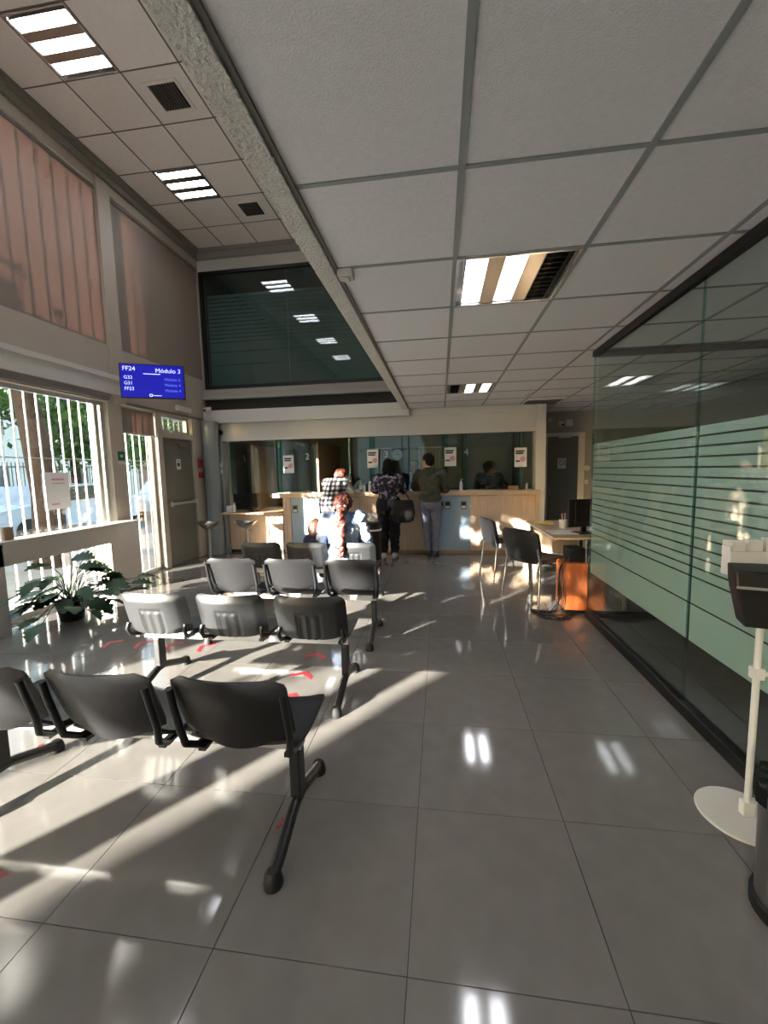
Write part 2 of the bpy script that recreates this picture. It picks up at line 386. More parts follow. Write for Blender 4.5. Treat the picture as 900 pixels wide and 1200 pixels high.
# blinds
for nm, (y0, y1), lab in (('roller_blind', (2.13, 4.93), 'large taupe roller blind lit pink by the sun with bar shadows, left upper window'),
                          ('roller_blind', (5.18, 7.11), 'plain dark taupe roller blind on the upper window above the ticket display'),
                          ('roller_blind', (-1.97, 1.87), 'taupe roller blind on the upper window behind the viewpoint'),
                          ('roller_blind', (-4.17, -2.23), 'taupe roller blind on the upper window nearest the back wall')):
    y0 -= .03; y1 += .02; w = empty(nm, (XL-.02, y0, 3.152), label=lab, cat='blind'); D = y1-y0
    MB().box(-.0015, .0015, 0, D, 0, 1.94).build('blind_fabric', m_blind, w)
    MB().cyl((0, 0, 0), (0, D, 0), .012, n=10).build('bottom_rail', m_trim, w)
    MB().cyl((0, 0, 1.9), (0, D, 1.9), .02, n=10).build('roller', m_rail2, w)
w = empty('roller_blind', (XL-.03, 5.12, 2.05), label='short taupe roller blind lowered over the top of the barred glass door', cat='blind')
MB().box(-.0015, .0015, 0, .62, 0, .34).build('blind_fabric', m_blind, w); MB().cyl((0, 0, 0), (0, .66, 0), .010).build('bottom_rail', m_wallw, w)
# door_1 : grey emergency door
d = empty('door_1', (XL-.05, 5.88, 0), kind=ST)
MB().box(-.06, .06, -.12, -.005, 0, 2.42).box(-.06, .06, .775, .82, 0, 2.42).box(-.06, .06, -.005, .775, 2.05, 2.13).build('door_frame', m_wall, d, bevel=.004)
MB().box(-.02, .025, 0, .77, .005, 2.045).build('door_leaf', m_door, d, bevel=.003)
MB().cyl((.085, .05, 1.0), (.085, .73, 1.0), .02).box(.025, .10, .03, .08, .96, 1.04).box(.025, .10, .70, .75, .96, 1.04).build('push_bar', m_alu, d, bevel=.003)
MB().box(.025, .07, .40, .62, 1.92, 1.97).tube([(.05, .62, 1.965), (.12, .45, 1.97), (.05, .2, 2.0)], .008).build('door_closer', m_rail2, d)
s = MB().box(.026, .028, .33, .44, 1.55, 1.72).build('door_notice', m_paper, d); MB().box(.0282, .0288, .35, .42, 1.60, 1.66).box(.0282, .0288, .36, .40, 1.68, 1.70).build('notice_print', m_ink, s)
# upper alu posts
# exit sign on the post
e = empty('exit_sign', (XL+.001, 4.96, 1.62), label='small green emergency exit arrow sign on the post beside the window', cat='sign')
MB().box(0, .006, 0, .11, .05, .17).build('sign_plate', m_green, e)
MB().box(.006, .007, .03, .08, .10, .12).add([(.007, .055, .14), (.007, .055, .08), (.007, .085, .11)], [(0, 1, 2)]).build('arrow', m_paper, e)
MB().box(0, .005, .0, .11, .0, .045).box(.005, .006, .02, .09, .018, .028).build('caption_strip', m_wallw, e)
# fire alarm bits
MB
a = MB().box(XL, XL+.035, 6.77, 6.87, 1.40, 1.50).cyl((XL+.035, 6.82, 1.45), (XL+.05, 6.82, 1.45), .03).build('alarm_button', m_redd, bevel=.004); tag(a, 'dark red call point on the wall beside the grey door, the lower one', 'alarm')
a = MB().box(XL, XL+.04, 6.77, 6.86, 1.58, 1.72).box(XL+.04, XL+.045, 6.79, 6.84, 1.6, 1.7).build('alarm_sounder', m_redd, bevel=.004); tag(a, 'dark alarm box on the wall beside the grey door, above the call point', 'alarm')
a = MB().box(XL, XL+.03, 6.30, 6.50, 2.70, 2.80).build('red_sign', m_redd, bevel=.003); tag(a, 'small red plate on the wall right of the ticket display', 'sign')
a = MB().box(XL, XL+.06, 6.25, 6.60, 2.50, 2.58).box(XL+.06, XL+.065, 6.27, 6.58, 2.51, 2.57).build('emergency_light', m_wallw, bevel=.01); tag(a, 'slim white emergency light over the grey door', 'light fitting')

# ---- back wall
bw = MB()
bw.box(XL, -.63, YB, YB+.15, 5.02, ZH+.1).box(XL, -.63, YB, YB+.15, 2.61, 2.99)          # around the upper window
bw.box(-.63, 1.73, YB, YB+.15, 2.38, ZC+.03).box(XL-.1, 1.73, YB+.02, YB+.17, 2.06, 2.38)
bw.box(XL-.1, -3.93, YB+.02, YB+.2, 0, 2.06)
o = bw.build('wall_back', m_wallw); tag(o, kind=ST)
o = MB().box(XL, -.515, YB-.10, YB, 2.38, 2.605).build('trim_8', m_wallw, bevel=.004); tag(o, kind=ST)
o = MB().box(XL, -.63, YB-.10, YB, 2.80, 2.88).box(XL, -.63, YB-.06, YB, 2.88, 2.98).build('trim_9', m_wallg, bevel=.004); tag(o, kind=ST)
o = MB().box(XL, -.63, YB-.012, YB-.001, 2.61, 2.80).build('trim_10', mat('recess_shade', (44, 42, 40), .8)); tag(o, kind=ST)  # dark sheet, the shade of the recess is put into its colour
# column at the right end of the counter
o = MB().box(1.575, 1.73, YB-.02, YB+.30, 0, ZC).build('wall_end', m_wallw, bevel=.004); tag(o, kind=ST)
o = MB().box(1.56, 1.745, YB-.03, YB, 1.04, 1.06).build('trim_11', m_wallw); tag(o, kind=ST)
# round column in the left corner
o = MB().cyl((-4.10, 6.98, 0), (-4.10, 6.98, 2.40), .14, n=28).build('column', mat('blue_grey_paint', (132, 138, 140), .5), smooth=True); tag(o, kind=ST)
o = MB().box(-3.95, -3.90, 7.02, 7.17, 0, 2.06).box(-4.0, -3.95, 7.09, 7.17, 0, 2.06).build('trim_12', mat('blue_grey_paint', (1, 1, 1)), bevel=.004); tag(o, kind=ST)
# upper back window
w = empty('window_10', (XL+.03, YB, 2.99), kind=ST)
Wd = -.63-(XL+.03)
MB().box(0, .05, -.03, .03, 0, 2.03).box(Wd-.05, Wd, -.03, .03, 0, 2.03).box(0, Wd, -.03, .03, 0, .06).box(0, Wd, -.03, .03, 1.98, 2.03).build('window_frame', m_black, w)
MB().box(.05, 1.6, -.006, .006, .06, 1.98).build('pane', m_dglass, w); MB().box(1.608, Wd-.05, -.006, .006, .06, 1.98).build('pane', m_dglass, w)
zs = [.06, .42, .65]+[.82+.068*i for i in range(13)]
for a, b in zip(zs, zs[1:]):
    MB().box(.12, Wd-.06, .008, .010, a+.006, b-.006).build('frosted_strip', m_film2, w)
# room behind the upper window
o = MB().box(XL, -.6, 10.2, 10.3, 2.7, 5.4).build('wall_far', m_wallg); tag(o, kind=ST)
o = MB().box(XL-.1, -.5, YB+.15, 10.3, 5.25, 5.35).build('ceiling', m_cpanel2); tag(o, kind=ST)
o = MB().box(XL-.1, -.5, YB+.17, 10.3, 2.62, 2.72).build('floor', m_wallg); tag(o, kind=ST)
o = MB().box(XL-.12, XL-.02, YB+.2, 10.3, 2.5, 5.4).box(-.5, -.4, YB+.15, 10.3, 2.5, 5.4).build('wall_side', m_wallg); tag(o, kind=ST)
# right side, rear and corridor walls
o = MB().box(XR, XR+.1, YR, YF+.1, 0, ZC+.1).build('wall_right', m_wallg); tag(o, kind=ST)
o = MB().box(XL-.2, -3.9, YR-.1, YR, 0, ZH+.1).box(-.65, XR+.1, YR-.1, YR, 0, ZH+.1).box(-3.9, -.65, YR-.1, YR, 4.8, ZH+.1).build('wall_rear', m_wallw); tag(o, kind=ST)
w = empty('window_11', (-3.9, YR-.05, 0), kind=ST)  # unseen rear glazing, added and made tall to let in more skylight
f = MB()
for q in range(4): f.box(q*1.066, q*1.066+.05, -.03, .03, 0, 4.8)
for z in (0, 2.4, 4.74): f.box(0, 3.25, -.03, .03, z, z+.06)
f.build('window_frame', m_alu, w)
for q in range(3):
    for z in (.06, 2.46): MB().box(q*1.066+.05, q*1.066+1.066, -.004, .004, z, z+2.28).build('pane', m_glass, w)
o = MB().box(1.73, 2.04, YF, YF+.1, 0, ZC+.05).box(2.66, XR, YF, YF+.1, 0, ZC+.05).box(2.04, 2.66, YF, YF+.1, 2.05, ZC+.05).build('wall_corridor', m_wallg); tag(o, kind=ST)
o = MB().box(1.74, 1.80, YB+.3, YF, 0, ZC+.03).build('wall_return', m_wallg); tag(o, kind=ST)
# corridor door
d = empty('door_2', (2.04, YF-.01, 0), kind=ST)
MB().box(-.05, 0, -.02, .04, 0, 2.1).box(.56, .67, -.02, .04, 0, 2.1).box(0, .56, -.02, .04, 2.03, 2.1).build('door_frame', m_wallw, d, bevel=.004)
MB().box(0, .56, 0, .04, .002, 2.03).build('door_leaf', m_door, d, bevel=.003)
MB().box(.02, .05, -.05, -.02, .90, 1.12).box(.02, .05, -.02, 0, .91, .94).box(.02, .05, -.02, 0, 1.08, 1.11).build('door_handle', m_steel, d)
s = MB().box(.19, .34, -.006, -.001, 1.42, 1.62).build('door_sign', m_wallw, d)
rg = MB(); rg.tube([(.265+.05*math.cos(t), -.009, 1.54+.05*math.sin(t)) for t in [2*math.pi*i/20 for i in range(21)]], .006, 6); rg.tube([(.23, -.009, 1.575), (.30, -.009, 1.505)], .005, 6); rg.build('prohibition_ring', m_redd, s)
MB().box(.2, .42, -.03, 0, 2.0, 2.03).build('door_closer', m_alu, d)
# back office
o = MB().box(XL-.1, 1.74, 9.6, 9.7, 0, 2.6).build('wall_office', m_olive); tag(o, kind=ST)
o = MB().box(XL-.1, 1.74, YB+.17, 9.7, 2.42, 2.5).build('ceiling', m_wallw); tag(o, kind=ST)
o = MB().box(XL-.2, XL-.1, YB+.2, 9.7, 0, 2.5).box(1.62, 1.73, YB+.42, 9.7, 0, 2.5).build('wall_office_side', m_wallg); tag(o, kind=ST)
def divider(x, lab, m, y0=7.35, y1=9.0):
    d = MB().box(x-.02, x+.02, y0, y1, 0, 1.98).box(x-.03, x+.03, y0, y1, 1.98, 2.0).build('booth_partition', m, bevel=.003); return tag(d, lab, 'partition')
divider(-3.50, 'tan partition panel between the low desk booth and booth two', m_tan)
divider(-2.24, 'tan partition panel behind the woman in the plaid vest', m_tan)
o = MB().box(.52, 1.55, 9.2, 9.25, 0, 2.2).box(.50, .60, 9.15, 9.2, 0, 2.25).box(1.42, 1.5, 9.15, 9.2, 0, 2.25).box(.5, 1.5, 9.15, 9.2, 2.2, 2.28).build('door_3', m_wallg, bevel=.004); tag(o, kind=ST)
for x_, n_, l_ in ((-1.62, 7, 'pale vertical slat blind on the back office wall behind the number three'), (-.5, 8, 'pale vertical slat blind on the back office wall behind the man in green')):
    e_ = empty('vertical_blind', (x_, 9.53, .9), label=l_, cat='blind'); MB().box(0, n_*.075, -.01, .01, 1.05, 1.08).build('head_rail', m_alu, e_)
    sl_ = MB().box(0, .055, -.008, .008, 0, 1.05).build('slat', mat('pale_slats', (150, 148, 132), .7), e_)
    for q in range(1, n_): cp(sl_, e_, (q*.075, 0, 0))
ck = empty('wall_clock', (-1.0, 9.58, 1.82), label='round white wall clock on the back office wall right of the number three', cat='clock')
MB().cyl((0, 0, 0), (0, -.03, 0), .15, n=28).build('clock_case', m_black, ck, smooth=True); MB().cyl((0, -.03, 0), (0, -.034, 0), .135, n=28).build('clock_face', m_paper, ck)
MB().box(-.004, .004, -.038, -.035, -.01, .10).box(0, .07, -.038, -.035, -.004, .004).build('clock_hands', m_ink, ck)
# baseboard under glass room handled there

# ================================================================== LIGHT FITTINGS
def troffer(loc, lab, along='y', lit=(1, 1, 1), w=.60, rot=0, cat='ceiling light'):
    e = empty('ceiling_light', loc, rot, label=lab, cat=cat); h = w/2
    f = MB().box(-h, -h+.014, -h, h, -.006, .02).box(h-.014, h, -h, h, -.006, .02).box(-h+.014, h-.014, -h, -h+.014, -.006, .02).box(-h+.014, h-.014, h-.014, h, -.006, .02)
    f.build('frame', m_louvre, e)
    MB().box(-h+.014, h-.014, -h+.014, h-.014, .062, .068).build('housing', m_lampbody, e)
    for q in range(3):
        cx = (-.195, 0, .195)[q] if q != 1 else 0
        a, b = cx-.058, cx+.058
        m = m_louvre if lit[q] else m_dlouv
        lv = MB().box(a, a+.004, -h+.02, h-.02, 0, .06).box(b-.004, b, -h+.02, h-.02, 0, .06)
        for i in range(11):
            y = -h+.03+(w-.06)*i/10; lv.box(a+.004, b-.004, y-.0015, y+.0015, .003, .03)
        lv.build('louvre', m, e)
        if lit[q]: MB().box(a+.012, b-.012, -h+.03, h-.03, .034, .052).build('lamp_tube', m_lamp, e)
        else: MB().cyl((cx, -h+.03, .045), (cx, h-.03, .045), .013).build('lamp_tube', m_wallw, e)
    for a, b in ((-.137, -.058), (.058, .137)):
        MB().box(a+.002, b-.002, -h+.016, h-.016, -.002, .004).build('cover_strip', m_lampbody, e)
    return e
def cell(i, j): return (CX0+CSX*(i+.5), CY0+CSY*(j+.5), ZC+.001)
troffer(cell(0, 1), 'square louvred ceiling light in the low ceiling, nearest the viewer, right tube unlit', lit=(1, 1, 0))
troffer(cell(0, 6), 'smaller-looking louvred ceiling light in the low ceiling near the counter, left tube unlit', lit=(0, 1, 1))
troffer(cell(0, -4), 'unseen louvred light added in the low ceiling behind the viewer'); troffer(cell(0, -7), 'unseen louvred light added in the low ceiling far behind the viewer')  # unseen lamps added to raise the ambient light
troffer(cell(3, -3), 'unseen louvred light added inside the glass office behind the viewer'); troffer(cell(5, 0), 'unseen louvred light added in the glass office ceiling outside the picture')  # unseen lamps added to brighten the glass office
for x_, l_ in ((-3.0, 'left'), (-1.2, 'middle'), (.6, 'right')): troffer((x_, 8.5, 2.40), 'unseen louvred light added over the clerks behind the counter, '+l_+' one', lit=(0, 1, 0) if l_ != 'right' else (0, 0, 0))  # unseen lamps added to brighten the office behind the teller glass
def hcell(i, j): return (HX0+HS*(i+.5), HY0+HSY*(j+.5), ZH+.001)
troffer(hcell(0, -1), 'three-strip louvred light in the high ceiling, nearer one at the top left', rot=R(90))
troffer(hcell(0, 2), 'three-strip louvred light in the high ceiling, farther one beside the small vents', rot=R(90))
troffer(hcell(0, -4), 'unseen three-strip light added in the high ceiling above the viewer', rot=R(90)); troffer(hcell(0, -7), 'unseen three-strip light added in the high ceiling behind the viewer', rot=R(90))  # unseen lamps added for more light under the high ceiling
def vent(loc, lab, w=.34):
    e = empty('ceiling_vent', loc, label=lab, cat='vent'); h = w/2
    MB().box(-h, -h+.03, -h, h, -.012, 0).box(h-.03, h, -h, h, -.012, 0).box(-h+.03, h-.03, -h, -h+.03, -.012, 0).box(-h+.03, h-.03, h-.03, h, -.012, 0).build('frame', m_cpanel2, e)
    MB().box(-h+.03, h-.03, -h+.03, h-.03, -.003, -.001).build('duct_opening', m_black, e)
    sl_ = MB().box(-.004, .004, -h+.03, h-.03, -.011, -.004).build('slat', m_rail2, e, loc=(-h+.05, 0, 0))
    n = int((w-.08)/.03)
    for i in range(1, n): cp(sl_, e, (-h+.05+i*.03, 0, 0))
vent((hcell(1, 0)[0], hcell(1, 0)[1], ZH), 'square dark slatted vent in the high ceiling, nearer the viewer', .36)
vent((hcell(1, 3)[0], hcell(1, 3)[1], ZH), 'square dark slatted vent in the high ceiling, beside the farther light', .36)
vent((1.62, 7.0, ZC-.001), 'dark ceiling grille in the low ceiling before the corridor door', .6)
a = MB().box(-.52, -.44, 2.17, 2.24, 2.46, 2.498).box(-.50, -.46, 2.18, 2.23, 2.45, 2.46).build('motion_sensor', m_wallw, bevel=.006); tag(a, 'small white sensor box on the low ceiling beside the plaster beam', 'sensor')
a = MB().lathe([(.05, 0), (.05, -.02), (.03, -.035), (.01, -.04)], (.9+.35, 6.2, 2.498)).build('smoke_detector', m_wallw, smooth=True); tag(a, 'round white smoke detector on the low ceiling near the corridor', 'sensor')
def camera_dome(loc, lab):
    e = empty('security_camera', loc, label=lab, cat='camera')
    MB().box(-.045, .045, 0, .02, -.045, .045).cyl((0, 0, 0), (0, -.05, -.01), .02).build('mount', m_wallw, e, bevel=.004)
    MB().ell((0, -.08, -.02), .045, .05, .045).build('camera_body', m_wallw, e, smooth=True); MB().cyl((0, -.12, -.03), (0, -.135, -.035), .022).build('lens', m_black, e)
camera_dome((-4.13, YB-.13, 2.62), 'white security camera on the wall corner right of the ticket display')
camera_dome((2.28, YF-.01, 2.27), 'white security camera above the corridor door')
a = MB().box(2.36, 2.48, YF-.05, YF, 2.22, 2.34).build('alarm_box', m_wallw, bevel=.008); tag(a, 'square white box on the wall above the corridor door right of the camera', 'box')
a = MB().cyl((2.07, YF, 2.34), (2.07, YF-.04, 2.34), .035).build('wall_sensor', m_wallw, smooth=True); tag(a, 'small round white sensor above the left of the corridor door', 'sensor')
a = MB().cyl((2.76, YF, 1.42), (2.76, YF-.05, 1.42), .05).box(2.73, 2.79, YF-.01, YF, 1.12, 1.2).build('door_intercom', m_wallw, smooth=False); tag(a, 'round white wall device right of the corridor door', 'switch')
a = MB().cyl((-4.0, YB+.0, 2.22), (-4.0, YB-.04, 2.22), .05, n=18).build('siren', m_black, smooth=True); tag(a, 'round black sensor on the pale band above the low counter', 'sensor')
for z, l in ((1.62, 'upper small white switch on the grey post left of the counter glass'), (1.50, 'lower small white switch on the grey post left of the counter glass')):
    a = MB().box(-3.975, -3.925, 7.0, 7.02, z-.035, z+.035).build('wall_switch', m_wallw, bevel=.004); tag(a, l, 'switch')

# ================================================================== TICKET DISPLAY
e = empty('ticket_display', (-3.735, 5.065, 2.468), math.atan2(5.50-5.16, -3.58+4.29), label='wide blue ticket number display hanging above the barred glass door', cat='screen'); e.scale = (.95, .95, .95)
MB().box(-.40, .40, -.012, .035, 0, .46).build('display_case', m_black, e, bevel=.004)
MB().box(-.388, .388, -.015, -.0125, .014, .448).build('screen', m_screen, e)
MB().cyl((-.1, .035, .2), (-.33, .62, .2), .02).box(-.06, .06, .035, .05, .1, .3).build('wall_bracket', m_steelb, e)
RX = (R(90), 0, 0)
text('FF24', .082, m_text, e, (-.36, -.017, .365), RX); text('Módulo 3', .082, m_text, e, (.36, -.017, .352), RX, align='RIGHT')
MB().box(-.11, .10, -.0165, -.0155, .325, .334).build('divider_line', m_text, e)
for q, (a, b) in enumerate((('G32', 'Módulo 6'), ('G31', 'Módulo 4'), ('FF23', 'Módulo 4'))):
    text(a, .062, m_text, e, (-.35, -.017, .255-q*.075), RX); text(b, .052, m_textd, e, (.35, -.017, .245-q*.075), RX, align='RIGHT')
rg = MB(); rg.tube([(-.03+.018*math.cos(t), -.0165, .042+.016*math.sin(t)) for t in [2*math.pi*i/16 for i in range(17)]], .005, 5); rg.box(0, .10, -.017, -.016, .036, .044); rg.build('logo', m_text, e)

# ================================================================== WINDOW SHELF (white deep sill)
m_shelf = mat('offwhite_shelf', (184, 178, 170), .3)
sh = empty('window_shelf', (-4.13, 1.2, 0), label='long white window shelf with thick end box, potted plant beneath', cat='shelf')
MB().box(-.11, .135, .1, 3.73, .855, .875).build('shelf_top', m_shelf, sh, bevel=.003)
MB().box(.10, .13, .1, 3.24, .65, .855).build('apron', m_shelf, sh)
MB().box(-.11, .13, 3.24, 3.72, 0, .854).build('end_box', m_shelf, sh, bevel=.003)
for y in (.1, 1.86): MB().box(-.11, .13, y, y+.14, 0, .854).build('support_panel', m_shelf, sh)
a = MB().box(-4.12, -4.09, 3.30, 3.39, .876, 1.0).box(-4.089, -4.085, 3.31, 3.38, .89, .98).build('desk_card', m_tan, bevel=.002); tag(a, 'small brown card standing on the white window shelf', 'card')
# notice on the window
a = empty('window_notice', (XL-.085, 3.98, 1.10), label='white printed notice taped on the barred window', cat='notice')
MB().box(0, .002, 0, .30, 0, .42).build('paper_sheet', m_paper, a); 
for q_ in ((.08, .24, .33, .35), (.08, .24, .29, .30), (.06, .16, .05, .07)): MB().box(.002, .003, *q_).build('print_line', m_pink, a)

# ================================================================== BEAM SEATING
def rr_u(v, w=1):   # half width at height v in 0..1, rounded corners
    c = .16
    if v < c: k = 1-(1-math.sqrt(max(0, 1-((c-v)/c)**2)))*.22
    elif v > 1-c: k = 1-(1-math.sqrt(max(0, 1-((v-1+c)/c)**2)))*.22
    else: k = 1
    return k
def make_bench(style, nseat, label, first_cx, leg_xs, row_y, zs=0):
    """row seating: seats along x, facing +y; row_y = beam line"""
    e = empty('beam_seating', (0, row_y, 0), label=label, cat='seating')
    x1 = max(leg_xs)+.03; x0 = min(min(leg_xs)-.03, first_cx-.52*(nseat-1)-.22)
    MB().box(x0, x1, -.03, .03, .335, .385).build('beam', m_beam, e, bevel=.004)
    for lx in leg_xs:
        leg = MB().box(lx-.022, lx+.022, -.035, .035, .10, .334).build('leg', m_steelb, e, bevel=.006)
        MB().tube([(lx, -.27, .035), (lx, -.20, .055), (lx, -.08, .10), (lx, 0, .125), (lx, .08, .10), (lx, .20, .055), (lx, .27, .035)], .024, 10).build('foot_bar', m_steelb, leg, smooth=True)
        MB().lathe([(.034, 0), (.036, .015), (.03, .045), (.02, .058)], (lx, -.275, 0), 14).build('foot_cap', m_rubber, leg, smooth=True)
        MB().lathe([(.034, 0), (.036, .015), (.03, .045), (.02, .058)], (lx, .275, 0), 14).build('foot_cap', m_rubber, leg, smooth=True)
    m = m_blackp if style == 'A' else m_blackp2
    for k_ in range(nseat):
        cx = first_cx-.52*k_
        # seat shell
        def seat(u, v):
            x = (u-.5)*.45*(rr_u(v)); y = -.17+.42*v
            z = .415+.025*(2*u-1)**2-.018*math.sin(math.pi*min(1, v*1.1))
            if v > .8: z -= (v-.8)**2*.9
            if v < .18: z += (.18-v)**2*1.2
            return (cx+x, y, z+zs)
        st = MB().sheet(seat, 18, 16, .012).build('seat', m, e, smooth=True)
        for s_ in (-1, 1): MB().box(cx+s_*.175-.015, cx+s_*.175+.015, -.14, .2, .386, .402).build('seat_bracket', m_steelb, st)
        # back
        H = .275 if style == 'A' else .285
        zb = .475 if style == 'A' else .430
        def back(u, v):
            w = .44 if style == 'A' else .455
            x = (u-.5)*w*rr_u(v); q = (2*u-1)**2
            y = -.19-(.10 if style == 'A' else .075)*v+.045*q
            z = zb+H*v
            if style == 'A':
                z -= .03*(1-q)*(1-v)**2         # sagging lower edge
            else:
                d = min(min(u, 1-u)*w/.055, (1-v)*H/.05)
                if d < 1: y += .022*(1-d) if d > 0 else .022
                ui = abs(u-.5)*w
                if ui < .075 and v < .62:
                    if (ui > .066 or v > .57): y += .007
                    elif int((u-.5)*w/.026+10) % 2 == 0: y += .006
            return (cx+x, y, z)
        bk = MB().sheet(back, 44 if style == 'B' else 20, 28 if style == 'B' else 12, -.010).build('backrest', m, e, smooth=True)
        for s_ in (-1, 1):
            if style == 'A':
                pts = [(cx+s_*.212, -.25, .70), (cx+s_*.214, -.232, .62), (cx+s_*.214, -.205, .52), (cx+s_*.205, -.19, .45), (cx+s_*.195, -.13, .405), (cx+s_*.19, -.02, .394)]
                MB().tube(pts, .014, 8, 1.0).build('side_bar', m_steelb, bk, smooth=True)
            else:
                pts = [(cx+s_*.20, -.175, .50), (cx+s_*.205, -.19, .46), (cx+s_*.20, -.17, .42), (cx+s_*.19, -.08, .394)]
                MB().tube(pts, .014, 8).build('side_bar', m_steelb, bk, smooth=True)
    return e
make_bench('A', 4, 'front row of black plastic beam seats nearest the viewer', -.755, (-.60, -2.05), 1.52)
make_bench('B', 3, 'second row of ribbed black beam seats, sunlit from behind', -.80, (-.63, -1.97), 2.53)
make_bench('A', 3, 'third row of black beam seats with thin curved backs', -.735, (-.585, -2.0), 3.44)
make_bench('B', 3, 'farthest row of ribbed black beam seats where the woman with the ponytail sits', -.91, (-.70, -2.1), 4.36)

# ================================================================== FLOOR STICKERS
def chevron(x, y, rz, lab, s=.085):
    m = MB(); t = .026
    for sg in (-1, 1):
        a = [(0, 0), (0, -t*1.6), (sg*s, -s*.75-t*1.6), (sg*s, -s*.75)]
        m.add([(p[0], p[1], z) for z in (0.0003, .0012) for p in a], [(3, 2, 1, 0), (4, 5, 6, 7), (0, 1, 5, 4), (1, 2, 6, 5), (2, 3, 7, 6), (3, 0, 4, 7)])
    o = m.build('floor_arrow', m_red); o.location = (x, y, 0); o.rotation_euler = (0, 0, rz)
    tag(o, lab, 'sticker', 'red floor arrows')
for x, y, l in ((-.985, 3.08, 'red floor arrow, farthest of the three in the sunlit gap behind the second row'), (-.99, 2.77, 'red floor arrow, middle of the three in the sunlit gap'), (-.97, 2.48, 'red floor arrow, nearest of the three behind the front row seat'),
                (-2.93, 3.12, 'red floor arrow left of the second row leg, before the plant'), (-3.43, 3.65, 'red floor arrow closest to the potted plant'), (-2.64, 3.13, 'red floor arrow just left of the second row left leg'),
                (-2.35, 3.12, 'red floor arrow seen under the left seat of the second row'), (-2.05, 3.12, 'red floor arrow seen under the gap between second row seats')):
    chevron(x, y, R(-8) if x > -1.5 else R(70), l)
for x, y, l in ((-2.17, 1.80, 'red cross mark on the floor beside the front row left foot'), (-.655, 1.49, 'red cross mark on the floor beside the front row right foot'), (-1.63, 1.15, 'red cross mark on the floor at the left picture edge')):
    m = MB().box(-.035, .035, -.008, .008, .0003, .0011).box(-.008, .008, -.035, .035, .0012, .0018); o = m.build('floor_mark', m_redd); o.location = (x, y, 0); o.rotation_euler = (0, 0, .6); tag(o, l, 'sticker', 'red floor marks')

# ================================================================== COUNTERS
sc_ = empty('service_counter', (0, 7.12, 0), label='long light oak service counter with pale blue panels', cat='counter')
MB().box(-3.03, 1.64, -.04, .42, 1.005, 1.085).build('countertop', m_oakt, sc_, bevel=.006)
MB().box(-2.85, -2.79, 0, .36, 0, 1.004).build('side_panel', m_oak, sc_, bevel=.003)
MB().box(1.575, 1.635, -.01, .36, 0, 1.004).build('side_panel', m_oak, sc_, bevel=.003)
def cpan(x0, x1, m, nm): MB().box(x0+.004, x1-.004, 0, .02, .05, .998).build(nm, m, sc_, bevel=.002)
cpan(-2.79, -2.70, m_oak, 'oak_panel'); cpan(-2.70, -2.15, m_blue, 'blue_panel'); cpan(-2.15, -.86, m_oak, 'oak_panel'); cpan(-.86, -.10, m_oak, 'oak_panel'); cpan(-.10, .50, m_blue, 'blue_panel'); cpan(.50, 1.575, m_oak, 'oak_panel')
MB().box(-2.79, 1.575, .01, .03, 0, .048).build('plinth', m_tan, sc_)
lc = empty('low_counter', (0, 7.12, 0), label='low oak desk section at the left end of the counter', cat='counter')
MB().box(-3.92, -2.86, -.30, .42, .735, .765).build('countertop', m_oakt, lc, bevel=.004)
MB().box(-3.92, -2.86, 0, .03, .05, .734).build('oak_panel', m_oak, lc); MB().box(-3.92, -2.86, .005, .03, 0, .05).build('plinth', m_black, lc)
MB().box(-3.95, -3.925, -.02, .3, 0, .734).build('side_panel', m_tan, lc)
# teller glass
tg_ = empty('teller_glass', (0, 7.27, 0), label='clear teal-tinted security glass above the counter', cat='glass screen')
for a, b in ((-2.98, -2.24), (-1.55, -.56), (-.54, .36), (.38, 1.56)):
    MB().box(a, b, -.005, .005, 1.09, 2.058).build('glass_pane', m_glasst, tg_)
MB().box(-3.9, -3.0, -.005, .005, .77, 2.058).build('glass_pane', m_glasst, tg_)
for x, w_ in ((-3.84, .09), (-2.93, .10), (-1.60, .09), (-1.20, .10), (.08, .10), (.42, .08), (1.36, .08)):
    pts = []
    f = MB()
    rs = []
    for i in range(9):
        t = math.pi*i/8; rs.append((x-w_*.5*math.cos(t)*1.0, -.012-.055*math.sin(t)))
    ring = rs+[(a, b+.010) for a, b in rs[::-1]]
    f.rings([[(a, b, z) for a, b in ring] for z in (1.088, 2.056)]); f.build('glass_fin_reflection', m_fin, tg_, smooth=False)  # bent glass strips that also stand for teal reflections in the panes
MB().box(-3.92, 1.57, -.03, .03, 2.058, 2.075).build('head_channel', m_rail2, tg_); MB().box(-2.98, 1.56, -.015, .015, 1.0855, 1.092).build('sill_channel', m_alu, tg_)
for s_, x in (('2', -2.40), ('3', -.95), ('4', .44), ('1', -3.62)):
    text(s_, .16, m_paper if s_ != '1' else m_ink, tg_, (x, -.008 if s_ != '4' else -.09, 1.69), RX, align='CENTER', name='window_number')
def poster(x, z, y, lab):
    e = empty('counter_poster', (x, y, z), label=lab, cat='poster', group='posters taped on the teller glass')
    MB().box(-.10, .10, -.002, 0, -.16, .16).build('paper_sheet', m_paper, e)
    for a_ in ((.06, .09, .115), (.045, .055, .08), (-.01, -.075, -.05)): MB().box(-.08, a_[0], -.0032, -.0022, a_[1], a_[2]).build('print_line', m_ink, e)
    MB().cyl((.035, -.0032, -.03), (.035, -.0022, -.03), .045).build('pink_graphic', m_pink, e)
poster(-2.73, 1.61, 7.18, 'white poster taped on the glass left of the number two')
poster(-1.18, 1.67, 7.18, 'white poster taped on the glass left of the number three')
poster(.17, 1.67, 7.18, 'white poster taped on the glass right of the man in green')
poster(1.335, 1.63, 7.18, 'white poster taped on the rightmost counter glass')
